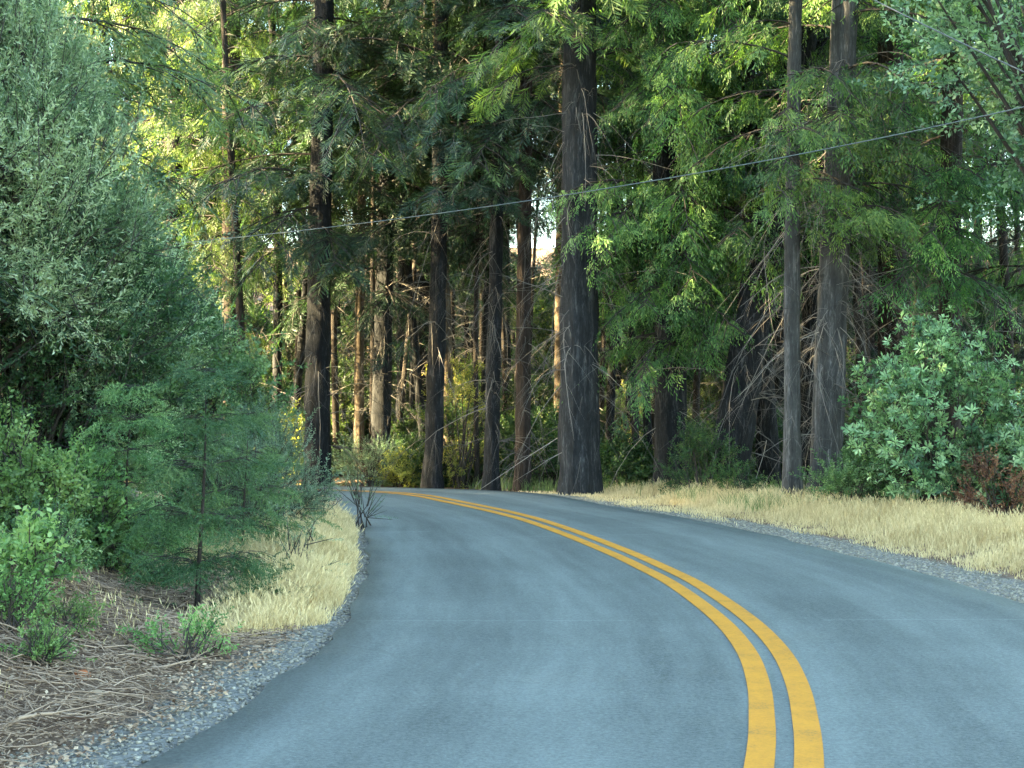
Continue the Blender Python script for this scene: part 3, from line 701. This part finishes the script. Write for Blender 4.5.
# --- forest on both sides of the road outside the picture and beside it (shades the road)
SIDE = 'forest trees beside the road'
cnt = 0
for _ in range(4000):
    if cnt >= 84: break
    x = rng.uniform(-42, -8.0); y = rng.uniform(-12, 25)
    if x > -.36*y-2.4 and y > 4: continue
    dl_, dr_, lf, ins_ = roadinfo(np.array([[x, y]]))
    if ins_[0] or dl_[0] < 3.2 or not free(x, y, 2.6): continue
    k = rng.choice([0, 1, 2]); plant(BG[k], x, y, rng.uniform(.95, 1.2), 'unseen conifer added to shade the big dark trunk at the bend', SIDE); cnt += 1
for x, y in ((-23.5, 27.0), (-28, 26.2), (-33, 26.6)):  # unseen trees added along the sun's path to shade the big dark trunk
    plant(BG[2], x, y, 1.1, 'unseen conifer added to shade the big dark trunk at the bend', SIDE)
cnt = 0  # young conifers added out of view to block sun leaking under the crowns
for _ in range(4000):
    if cnt >= 30: break
    x = rng.uniform(-15, -6.5); y = rng.uniform(-9, 24)
    if x > -.36*y-2.0 and y > 4: continue
    dl_, dr_, lf, ins_ = roadinfo(np.array([[x, y]]))
    if ins_[0] or dl_[0] < 3.0 or not free(x, y, 1.4): continue
    plant(BG[3], x, y, rng.uniform(.7, 1.1), 'unseen young conifer added to keep low sun off the road', 'added young conifers shading the road'); cnt += 1
cnt = 0
for _ in range(4000):
    if cnt >= 14: break
    x = rng.uniform(8.5, 26); y = rng.uniform(2, 25)
    if x < .36*y+3.5: continue
    dl_, dr_, lf, ins_ = roadinfo(np.array([[x, y]]))
    if ins_[0] or dr_[0] < 4.0 or not free(x, y, 3.2): continue
    k = rng.choice([0, 1, 2]); plant(BG[k], x, y, rng.uniform(.9, 1.15), 'tall conifer in the wood right of the road', SIDE+' on the right'); cnt += 1

# --- understory
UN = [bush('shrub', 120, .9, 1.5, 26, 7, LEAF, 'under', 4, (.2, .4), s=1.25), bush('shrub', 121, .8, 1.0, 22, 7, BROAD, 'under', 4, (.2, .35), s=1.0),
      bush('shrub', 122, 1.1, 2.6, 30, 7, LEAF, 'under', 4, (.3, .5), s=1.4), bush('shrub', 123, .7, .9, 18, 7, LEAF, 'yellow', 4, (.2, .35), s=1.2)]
cnt = 0
for _ in range(5000):
    if cnt >= 150: break
    y = rng.uniform(26.5, 52); x = rng.uniform(-.36*y, .40*y)
    dl_, dr_, lf, ins_ = roadinfo(np.array([[x, y]]))
    if ins_[0] or min(dl_[0], dr_[0]) < 1.1 or (x < -3 and y < 34): continue
    if not free(x, y, .55): continue
    k = rng.choice([0, 0, 0, 1, 1, 1, 2, 2, 2, 2, 3] if y > 37 else [0, 1, 1, 1]); plant(UN[k], x, y, rng.uniform(.7, 1.2), ['loose green shrub under the forest trees', 'low dark shrub at the foot of the trunks', 'tall spindly shrub between the trunks', 'yellow leaved shrub lit between the trunks'][k], ['understory shrubs', 'low understory shrubs', 'tall understory shrubs', 'yellow understory shrubs'][k], 'shrub'); cnt += 1

for _ in range(5000):
    if cnt >= 215: break
    y = rng.uniform(44, 80); x = rng.uniform(-.36*y, .38*y)
    if not free(x, y, 1.3): continue
    k = rng.choice([2, 2, 0]); plant(UN[k], x, y, rng.uniform(1.2, 2.0), ['loose green shrub under the forest trees', '', 'tall spindly shrub between the trunks'][k], ['understory shrubs', '', 'tall understory shrubs'][k], 'shrub'); cnt += 1
# --- left side foreground
put(bush('leafy_tree', 201, 1.45, 4.65, 105, 17, NARROW, 'willow', 5, (.35, .7), trunk=.10, low=.9, s=1.0, upb=.9, shape=1.2, clr=.36, tbase=.56), -30, 14.0, 'tall blue green bushy tree filling the left edge of the picture', 'tree')
put(bush('leafy_tree', 202, 1.0, 3.3, 70, 15, NARROW, 'willow', 5, (.3, .6), trunk=.07, low=.5, s=.95, upb=.9, shape=1.0, tbase=.56), 88, 15.5, 'blue green bushy tree sloping down right of the tallest left bush', 'tree')
put(bush('leafy_tree', 203, .9, 2.6, 60, 11, BROAD, 'oak', 4, (.25, .5), trunk=.05, low=.4, s=.7, upb=.6), 190, 18.5, 'light green leafy sapling leaning toward the trunks on the left', 'tree')
put(bush('leafy_tree', 204, 1.7, 3.0, 110, 11, LEAF, 'under', 4, (.3, .5), low=.2, s=.9, upb=.5, tbase=.3), 30, 15.0, 'green shrub mass darkened as deep shade under the tall left bush', 'shrub')  # low leaf tint puts the deep shade into the colour
def sapling(seed, H, Lm, leaf='firyoung', step=.10):
    return conifer('young_fir', seed, H, .012+.005*H, .03, Lm, 'fir', vis=99, step=step, dens_=3.0, sprays=FIRN, leaf=leaf, skip=0, droop=.15, barkm='barkthin', bend=.03, tscale=.8, whorl=6)
put(sapling(210, 2.1, .70, 'firdark', step=.06), 197, 11.8, 'young dark green fir with a straight stem beside the dry grass verge', 'young fir')
put(sapling(211, 1.9, .62, step=.045), 132, 13.2, 'pale green young fir left of the dark one by the verge', 'young fir')
put(sapling(212, 1.7, .7, step=.06), 245, 15.0, 'young fir behind the dark one nearest the verge', 'young fir')
put(sapling(213, 1.3, .5, step=.045), 100, 13.6, 'small fir sapling low on the bank at far left', 'young fir')
put(sapling(214, 2.6, .7, step=.05), 178, 18, 'taller young fir farther back behind the verge saplings', 'young fir')
put(bush('shrub', 220, .62, 1.35, 46, 10, NARROW, 'sage', 4, (.2, .4), s=.7, upb=.8), 262, 17.8, 'grey green feathery shrub right of the young firs at the verge', 'shrub')
put(bush('shrub', 221, .6, 1.0, 30, 9, NARROW, 'sage', 4, (.2, .35), s=.65), 228, 16.4, 'smaller grey green shrub between the young firs', 'shrub')
put(bush('shrub', 222, .75, .8, 30, 9, NARROW, 'sage', 4, (.2, .35), s=.75), 372, 32.5, 'grey green shrub at the foot of the pale sunlit trunk', 'shrub')
put(bush('shrub', 223, .35, .6, 12, 8, LEAF, 'yellow', 3, (.2, .3), s=1.0), 402, 32.0, 'yellow leaved bush by the far end of the road', 'shrub')
put(bush('shrub', 224, .6, 1.6, 16, 7, BROAD, 'yellow', 3, (.2, .3), s=1.0), 287, 32.5, 'sparse yellow leaved bush at the foot of the big dark trunk', 'shrub')
put(bush('shrub', 225, .6, .85, 36, 9, BROAD, 'fresh', 3, (.15, .3), s=.55), 5, 12.4, 'bright green broad leaved seedling on the littered bank', 'shrub')
put(bush('shrub', 226, .5, .9, 30, 9, BROAD, 'fresh', 3, (.15, .3), s=.5), 78, 13.2, 'fresh green shrub between seedlings on the littered bank', 'shrub')
put(bush('shrub', 227, .55, 1.3, 30, 9, WHORL, 'madrone', 2, (.15, .3), s=.6), 55, 15.2, 'round leaved pale shrub under the tall left bush', 'shrub')
put(bush('shrub', 228, .16, .16, 8, 5, LEAF, 'fresh', 2, (.06, .12), s=.5), 60, 9.6, 'tiny green plant low on the litter in the left corner', 'plant')
put(bush('shrub', 229, .22, .2, 9, 5, LEAF, 'fresh', 2, (.08, .15), s=.55), 183, 9.6, 'tiny green plant in front of the young dark fir', 'plant')
put(bush('shrub', 230, .16, .55, 6, 4, NARROW, 'sage', 2, (.15, .3), s=.45), 300, 13.6, 'spindly half bare weed standing in the dry grass', 'plant')
put(bush('shrub', 231, .16, .5, 7, 4, NARROW, 'dryleaf', 2, (.15, .3), s=.45), 322, 18.2, 'brownish weed at the top of the dry grass verge', 'plant')
put(bush('shrub', 232, .12, .6, 7, 4, NARROW, 'sage', 2, (.25, .4), s=.5, upb=2), 361, 19.2, 'wispy green weed overhanging the inner road edge', 'plant')

# --- right side
put(bush('glossy_bush', 240, 1.15, 2.75, 80, 12, WHORL, 'madrone', 2, (.2, .4), low=.1, s=1.0, upb=.6, shape=.9), 938, 21.6, 'tall glossy leaved bush growing behind the dry grass on the right', 'bush')
put(bush('glossy_bush', 241, .8, 1.3, 40, 9, WHORL, 'madrone', 2, (.15, .3), s=.95), 1005, 21.0, 'lower part brown glossy bush at the right edge above the grass', 'bush')
put(bush('glossy_bush', 242, .5, .75, 26, 8, LEAF, 'oak', 3, (.15, .25), s=.9), 850, 22.3, 'small rounded green bush at the foot of the thick grey trunk', 'bush')
put(bush('shrub', 243, .5, .8, 18, 7, LEAF, 'dryleaf', 3, (.15, .3), s=.8), 998, 20.2, 'patch of dead brown leaves in front of the right bush', 'shrub')
put(bush('shrub', 244, .6, .95, 26, 7, LEAF, 'under', 3, (.2, .3), s=.9), 700, 25.4, 'dark green shrub at the foot of the wide cedar trunk', 'shrub')
put(bush('shrub', 245, .35, .4, 12, 5, LEAF, 'under', 3, (.15, .25), s=.7), 742, 24.6, 'low withered shrub between the leaning trunk and the grass', 'shrub')
put(bush('leafy_tree', 246, 2.4, 9.0, 95, 11, BROAD, 'paleoak', 4, (.35, .6), trunk=.08, low=4.9, s=1.0, upb=.3, tbase=.5), 1095, 19.5, 'pale green broadleaf tree hanging over the top right corner', 'tree')
put(bush('shrub', 247, .5, .8, 24, 7, LEAF, 'yellow', 3, (.2, .3), s=.9), 1020, 23.5, 'yellow green shrub peeking out at the right edge', 'shrub')
for i, (x_, d_) in enumerate([(462, 31.2), (477, 35), (446, 35.5), (655, 36), (640, 40)]):  # yellow leaf colour here stands in for sun patches between the trunks
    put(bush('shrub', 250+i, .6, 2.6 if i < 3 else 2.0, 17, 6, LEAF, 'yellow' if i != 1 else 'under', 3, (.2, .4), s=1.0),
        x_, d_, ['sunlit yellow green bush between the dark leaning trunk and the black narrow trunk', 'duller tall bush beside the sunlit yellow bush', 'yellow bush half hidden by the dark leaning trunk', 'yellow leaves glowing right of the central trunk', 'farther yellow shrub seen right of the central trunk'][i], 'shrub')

# ------------------------------------------------------------------ dry grass, gravel, litter
def scatter(rng, n, x0, x1, y0, y1, fn):
    P = np.c_[rng.uniform(x0, x1, n), rng.uniform(y0, y1, n)]; dl_, dr_, lf, ins_ = roadinfo(P); k = ~ins_ & fn(P, dl_, dr_, lf); return P[k], np.where(lf, dl_, dr_)[k]

def blades(name, P, hmin, hmax, w, mat, seed, droop=.5, heads=.5, label=None, cat='grass', hmul=None):
    rng = np.random.default_rng(seed); n = len(P); z = height(P); g = Geo()
    h = rng.uniform(hmin, hmax, n)
    if hmul is not None: h = h*hmul
    az = rng.uniform(0, 6.28, n); ln = rng.uniform(.1, droop, n)
    d = np.stack([np.cos(az), np.sin(az)], 1); a2 = rng.uniform(0, 6.28, n); s = np.stack([np.cos(a2), np.sin(a2), 0*a2], 1)*w
    b = np.c_[P, z-.01]; m_ = b+np.c_[d*(ln*h*.3)[:, None], h*.6]; t_ = b+np.c_[d*(ln*h)[:, None], h]
    tint = np.clip(rng.normal(.5, .2, n)+.22*wob(P[:, 0], P[:, 1], 1.9, 11)+.15*wob(P[:, 0], P[:, 1], 5.3, 4), 0, 1)
    V = np.stack([b-s, b+s, m_+s*.8, m_-s*.8, m_-s*.8, m_+s*.8, t_+s*.2, t_-s*.2], 1)
    Q = (np.array([[0, 1, 2, 3], [4, 5, 6, 7]])[None]+(np.arange(n)*8)[:, None, None]).reshape(-1, 4)
    g.add(V.reshape(-1, 3), Q, np.repeat(tint, 8))
    k = rng.random(n) < heads; nb = k.sum()
    dv = np.c_[d[k]*ln[k, None], np.ones(nb)]; tp = t_[k]
    V, Q = rhombs(tp-norm(dv)*.02, dv, rng.uniform(.03, .08, nb), rng.uniform(.006, .011, nb), rng.normal(0, 1, (nb, 3)))
    g.add(V, Q, np.repeat(np.clip(tint[k]+.2, 0, 1), 4))
    o = g.build(name, M[mat]); tag(o, label, cat, kind='stuff'); return o

rng = np.random.default_rng(5)
P, de = scatter(rng, 420000, -1, 14, 9, 27.5, lambda P, a, b, lf: (~lf) & (b > np.where(P[:, 0] < 3, .35, .8)+.25*wob(P[:, 0], P[:, 1], 2, 3)+rng.exponential(.22, len(P))) & (b < 4.2+.5*wob(P[:, 0], P[:, 1], .9, 7)) & (P[:, 0] < P[:, 1]*.42) & (wob(P[:, 0], P[:, 1], 2.2, 9)+.6*wob(P[:, 0], P[:, 1], 7, 2)+rng.normal(0, .3, len(P)) > -.45))
P, de = P[:130000], de[:130000]
hm = np.clip((de-.8)/1.4, .2, 1)*np.clip(1-(de-3.0)/2.0, .45, 1)*(1+.3*wob(P[:, 0], P[:, 1], 1.5, 5)+.25*wob(P[:, 0], P[:, 1], 6, 1))*np.clip(.55+.45*(P[:, 0]-1)/5, .45, 1)
blades('grass', P, .06, .34, .0045, 'grass', 6, label='pale dry grass strip between the gravel and the forest on the right', hmul=hm)
P, de = scatter(rng, 260000, -5.5, -.8, 9.9, 24.2, lambda P, a, b, lf: lf & (a > .05+.10*wob(P[:, 0], P[:, 1], 3, 3)+rng.exponential(.13, len(P))) & (a < np.where(P[:, 1] < 14.5, .95, 1.9)+.35*wob(P[:, 0], P[:, 1], 2.1, 2)+rng.normal(0, .2, len(P))) & ((a > .13+1.1*np.clip((11.4-P[:, 1])/1.6, 0, 1))))
P, de = P[:85000], de[:85000]
wd = np.where(P[:, 1] < 14.5, .95, 1.9); hm = np.clip(de/.5, .3, 1)*np.clip((wd+.5-de)/.7, .25, 1)*np.clip((P[:, 1]-9.8)/1.8, .3, 1)*(1+.3*wob(P[:, 0], P[:, 1], 2, 5)+.3*wob(P[:, 0], P[:, 1], 7, 1))*rng.uniform(.6, 1.15, len(P))
blades('grass', P, .13, .33, .0034, 'grass', 7, droop=.9, label='golden dry grass tongue on the inside of the bend', hmul=hm, heads=.8)
P, de = scatter(rng, 60000, -3, 14, 22, 36, lambda P, a, b, lf: (~lf) & (b > 1.6) & (b < 6) & (wob(P[:, 0], P[:, 1], 1.3, 9) > .0))
blades('grass', P[:12000], .08, .28, .007, 'grassgreen', 8, label='green and brown weeds along the forest floor edge', heads=.2)
P, de = scatter(rng, 30000, -7, -1.6, 8, 17, lambda P, a, b, lf: lf & (a > 1.2) & (wob(P[:, 0], P[:, 1], 1.6, 3) > .05))
blades('grass', P[:4200], .04, .14, .004, 'grass', 9, label='thin straw tufts scattered over the left bank', heads=.3)

def stones(name, P, seed, smin, smax, label):
    rng = np.random.default_rng(seed); n = len(P); z = height(P); s = rng.uniform(0, 1, n)**2*(smax-smin)+smin
    c = np.array([[-1, -1, -1], [1, -1, -1], [1, 1, -1], [-1, 1, -1], [-1, -1, 1], [1, -1, 1], [1, 1, 1], [-1, 1, 1]])*.6
    V = c[None]*(1+rng.normal(0, .28, (n, 8, 3))); a = rng.uniform(0, 6.28, n); ca, sa = np.cos(a)[:, None], np.sin(a)[:, None]
    V = np.stack([V[..., 0]*ca-V[..., 1]*sa, V[..., 0]*sa+V[..., 1]*ca, V[..., 2]*.65], -1)*s[:, None, None]+np.c_[P, z+s*.25][:, None]
    q = np.array([[0, 3, 2, 1], [4, 5, 6, 7], [0, 1, 5, 4], [1, 2, 6, 5], [2, 3, 7, 6], [3, 0, 4, 7]])
    g = Geo(); g.add(V.reshape(-1, 3), (q[None]+(np.arange(n)*8)[:, None, None]).reshape(-1, 4), np.repeat(np.clip(rng.normal(.5, .25, n), 0, 1), 8))
    tag(g.build(name, M['stone']), label, 'gravel', kind='stuff')
P, de = scatter(rng, 240000, -4, 9, 5, 27, lambda P, a, b, lf: (np.where(lf, a+.35, b) < .95+.3*wob(P[:, 0], P[:, 1], 2.5, 1)) & (np.where(lf, a, b) > -.1))
# thin out with distance from the road
keep = rng.random(len(P)) < np.clip(1.15-de*.7, 0.1, 1)
stones('gravel', P[keep][:70000], 11, .004, .019, 'loose grey gravel along both road edges')

# leaf litter and twigs on the left bank
P, de = scatter(rng, 190000, -7, -1.2, 5, 18, lambda P, a, b, lf: lf & (a > .3+.2*wob(P[:, 0], P[:, 1], 3, 2)))
P = P[:90000]; n = len(P); z = height(P); g = Geo()
az = rng.uniform(0, 6.28, n); V, Q = rhombs(np.c_[P, z+rng.uniform(.005, .05, n)], np.c_[np.cos(az), np.sin(az), rng.normal(0, .3, n)], rng.uniform(.015, .06, n), rng.uniform(.008, .022, n), np.c_[rng.normal(0, .5, (n, 2)), np.ones(n)])
g.add(V, Q, np.repeat(np.clip(rng.normal(.5, .3, n), 0, 1), 4)); tag(g.build('leaf_litter', M['litter']), 'dead leaves and bark bits covering the left bank', 'leaf litter', kind='stuff')
P, de = scatter(rng, 26000, -7, -1.6, 5, 15, lambda P, a, b, lf: lf & (a > .55+.3*wob(P[:, 0], P[:, 1], 2, 8)+rng.exponential(.15, len(P))))
P = P[:12500]; n = len(P); z = height(P); az = rng.normal(-.35, 1.1, n); Ln = rng.uniform(.08, .5, n); t = np.linspace(-.5, .5, 5)
d = np.c_[np.cos(az), np.sin(az)]; E = np.c_[P+d*Ln[:, None]*.5, z]; ze = height(P+d*Ln[:, None]*.5); zs = height(P-d*Ln[:, None]*.5)
TP = np.stack([np.c_[P+d*(Ln*k)[:, None]+rng.normal(0, .016, (n, 2)), zs*(.5-k)+ze*(.5+k)+.025+rng.uniform(0, .04, n)] for k in t], 1)
g = Geo(); TP[:, :, 2] += .02*rng.random((n, 1)); tubes(g, TP, rng.uniform(.0014, .0055, n)[:, None]*np.linspace(1, .5, 5)[None], 4, np.clip(rng.normal(.55, .28, n), 0, 1))
tag(g.build('twigs', M['twigbrown']), 'tangle of small dry twigs lying on the left bank', 'twigs', kind='stuff')

# fallen branches one can single out (image positions of both ends on the bank)
def onbank(x, y):
    lo, hi = 5.0, 30.0
    for k in range(60):
        d = lo+(hi-lo)*k/59; X_ = (x-CX)/F*d; Zr = CAMH-(y-HZ)/F*d
        if Zr <= h1(X_, d): return np.array([X_, d])
    return np.array([(x-CX)/F*14, 14.])
SEED = [((14, 610), BROAD, 'fresh', .50, .55, 'bright green seedling beside the dark stick at the left edge'), ((48, 588), LEAF, 'oak', .42, .5, 'small round leaved seedling on the bank below the short broken branch'),
        ((98, 575), BROAD, 'fresh', .5, .55, 'light green leafy seedling left of the young firs'), ((130, 566), LEAF, 'oak', .4, .45, 'dull green low plant under the pale young fir'),
        ((8, 655), BROAD, 'fresh', .20, .3, 'small green sprout at the left edge low on the litter'), ((68, 545), BROAD, 'oak', .6, .6, 'taller leafy seedling in front of the dark shrubs'),
        ((170, 572), LEAF, 'fresh', .3, .35, 'green tuft at the foot of the dark young fir'), ((30, 560), BROAD, 'fresh', .65, .6, 'broad leaved seedling in front of the left shrub mass'), ((40, 690), BROAD, 'fresh', .13, .25, 'tiny green sprout by the gravel in the left corner')]
for i, (q_, tm_, lf_, hh, ss_, lb) in enumerate(SEED):
    o = bush('seedling', 500+i, hh*.6, hh, 16, 6, tm_, lf_, 3, (.1, .22), s=ss_, upb=.9); A = onbank(*q_); o.location = (A[0], A[1], h1(*A)-.01); tag(o, lb, 'seedling')
FB = [((0, 760), (70, 735), .022, .75, 'pale thick stick in the bottom left corner'), ((150, 675), (225, 668), .014, .7, 'pale bent stick lying near the gravel'),
      ((100, 560), (205, 620), .020, .35, 'long reddish dead branch sloping down the bank'), ((0, 608), (70, 607), .022, .2, 'dark straight stick at the left edge of the picture'),
      ((45, 565), (86, 540), .026, .12, 'short dark broken branch among the green seedlings'), ((175, 585), (275, 610), .010, .5, 'thin curved stick under the young dark fir'),
      ((120, 680), (150, 640), .012, .8, 'whitish forked stick standing out of the litter'), ((60, 650), (130, 670), .012, .4, 'grey stick across the middle of the litter')]
for i, (a, b_, r, ti, lb) in enumerate(FB):
    rg = np.random.default_rng(300+i); A, B = onbank(*a), onbank(*b_)
    if np.linalg.norm(A-B) > 2.5: B = A+(B-A)/np.linalg.norm(B-A)*2.0
    t = np.linspace(0, 1, 10)[:, None]; xy = A*(1-t)+B*t+rg.normal(0, .02, (10, 2)); zz = height(xy)+r+.01+.04*np.sin(t[:, 0]*3)
    root = empty('fallen_branch', (A[0], A[1], zz[0])); P3 = np.c_[xy-A, zz-zz[0]]
    g = Geo(); r *= .65; tubes(g, P3, r*np.linspace(1, .4, 10), 7, ti); g.build('stem', M['twigbrown'], root, True)
    g = Geo(); S = []
    for k in (3, 5, 6, 8):
        dv = norm(P3[k]-P3[k-1])+rg.normal(0, .5, 3); dv[2] = abs(dv[2])*.4; S.append(np.stack([P3[k]+dv*l_ for l_ in (0, .1, .2, .3)]))
    tubes(g, np.array(S), np.tile(r*.35*np.array([1, .8, .6, .3]), (4, 1)), 4, ti); g.build('side_twigs', M['twigbrown'], root)
    tag(root, lb, 'fallen branch')
# stones that can be singled out
for i, (x_, y_, s_, c_, lb) in enumerate([(91, 703, .055, (.27, .20, .14), 'pale tan rock at the gravel edge in the left corner'), (82, 684, .045, (.35, .12, .05), 'rusty orange rock in the litter near the left corner')]):
    rg = np.random.default_rng(i+400); A = onbank(x_, y_); bmv = norm(rg.normal(0, 1, (1, 3)))
    u, v = np.meshgrid(np.linspace(0, 2*pi, 17)[:-1], np.linspace(.05, pi-.05, 9)); D = np.stack([np.cos(u)*np.sin(v), np.sin(u)*np.sin(v), np.cos(v)], -1)
    R = s_*(1+.15*np.sin(3*D[..., 0]+i)+.12*np.cos(5*D[..., 1]+2*i)+.06*rg.normal(0, 1, D.shape[:2])); V = D*R[..., None]*np.array([1.3, 1, .7])
    k, j = np.meshgrid(np.arange(8), np.arange(16), indexing='ij'); j2 = (j+1) % 16; Qs = np.stack([k*16+j, (k+1)*16+j, (k+1)*16+j2, k*16+j2], -1).reshape(-1, 4)
    g = Geo(); g.add(V.reshape(-1, 3), Qs, .5); o = g.build('rock', tintmat('rock_%s' % ('tan' if i == 0 else 'rust'), c_, c_)); o.location = (A[0], A[1], h1(*A)+s_*.5); tag(o, lb, 'rock')

# ------------------------------------------------------------------ overhead wires
m, nt, N, L = newmat('wire_metal'); out = N.new('ShaderNodeOutputMaterial'); p = N.new('ShaderNodeBsdfPrincipled')
no = N.new('ShaderNodeTexNoise'); no.inputs['Scale'].default_value = 2; cr = N.new('ShaderNodeValToRGB'); cr.color_ramp.elements[0].color = (.06, .08, .08, 1); cr.color_ramp.elements[1].color = (.12, .15, .15, 1)
L.new(no.outputs[0], cr.inputs[0]); L.new(cr.outputs[0], p.inputs['Base Color']); p.inputs['Roughness'].default_value = .5; L.new(p.outputs[0], out.inputs[0])
WM = m
m2, nt, N, L = newmat('wire_dark'); out = N.new('ShaderNodeOutputMaterial'); p = N.new('ShaderNodeBsdfPrincipled'); no = N.new('ShaderNodeTexNoise'); cr = N.new('ShaderNodeValToRGB'); cr.color_ramp.elements[0].color = (.05, .06, .06, 1); cr.color_ramp.elements[1].color = (.09, .1, .1, 1)
L.new(no.outputs[0], cr.inputs[0]); L.new(cr.outputs[0], p.inputs['Base Color']); L.new(p.outputs[0], out.inputs[0])
def wire(pts, d0, x0, d1, x1, r, mat, label):
    xs = np.array([q[0] for q in pts], float); ys = np.array([q[1] for q in pts], float); c = np.polyfit(xs, ys, 2)
    X_ = np.linspace(x0, x1, 60); inv = 1/d0+(X_-x0)/(x1-x0)*(1/d1-1/d0); D = 1/inv
    P = np.stack([(X_-CX)/F*D, D, CAMH-(np.polyval(c, X_)-HZ)/F*D], -1)
    g = Geo(); tubes(g, P, np.full(60, r), 6, .5); o = g.build('overhead_wire', mat, smooth=True); tag(o, label, 'wire'); return o
wire([(200, 241), (400, 219), (656, 180), (856, 143), (1024, 107)], 26, 170, 13.5, 1350, .0068, WM, 'long pale wire crossing the whole picture between the trees')
wire([(870, -2), (945, 35), (1024, 72)], 16, 820, 12, 1250, .008, m2, 'dark wire cutting across the top right corner')
wire([(200, 252), (330, 250), (460, 246)], 36, 150, 32, 470, .006, m2, 'faint thin wire below the long one at left')

# ------------------------------------------------------------------ light, sky, camera
EL, AZ = 20.0, -100.0      # sun from the left, slightly behind the viewer
sun = bpy.data.lights.new('sun', 'SUN'); sun.energy = 5.0; sun.angle = radians(.5); sun.color = (1.0, .80, .42)
so = bpy.data.objects.new('sun', sun); COL.objects.link(so)
import mathutils
sd = mathutils.Vector((math.sin(radians(AZ))*math.cos(radians(EL)), math.cos(radians(AZ))*math.cos(radians(EL)), math.sin(radians(EL))))
so.rotation_euler = sd.to_track_quat('Z', 'Y').to_euler()
w = bpy.data.worlds.new('World'); sc.world = w; w.use_nodes = True; nt = w.node_tree; bg = nt.nodes['Background']
sky = nt.nodes.new('ShaderNodeTexSky'); sky.sky_type = 'NISHITA'; sky.sun_disc = False; sky.sun_elevation = radians(EL); sky.sun_rotation = radians(AZ)
sky.air_density = 1.0; sky.dust_density = 1.0
tn = nt.nodes.new('ShaderNodeMix'); tn.data_type = 'RGBA'; tn.blend_type = 'MULTIPLY'; tn.inputs[0].default_value = 1; tn.inputs[7].default_value = (.97, 1.0, .86, 1)
nt.links.new(sky.outputs[0], tn.inputs[6]); nt.links.new(tn.outputs[2], bg.inputs[0]); bg.inputs[1].default_value = 0.09

cam = bpy.data.cameras.new('camera'); co = bpy.data.objects.new('camera', cam); COL.objects.link(co)
cam.sensor_width = 36; cam.lens = 36*F/1024; co.location = (0, 0, CAMH); co.rotation_euler = (radians(90), 0, 0); cam.shift_y = (HZ-384)/1024
cam.clip_start = .1; cam.clip_end = 2000; sc.camera = co
sc.view_settings.view_transform = 'Standard'; sc.view_settings.look = 'None'; sc.view_settings.gamma = 1.0; sc.view_settings.use_curve_mapping = False
sc.view_settings.exposure = 4.7
sc.render.engine = 'CYCLES'; cy = sc.cycles; cy.max_bounces = 6; cy.diffuse_bounces = 3; cy.glossy_bounces = 2; cy.transmission_bounces = 3; cy.transparent_max_bounces = 4
cy.use_denoising = True
cy.caustics_reflective = False; cy.caustics_refractive = False
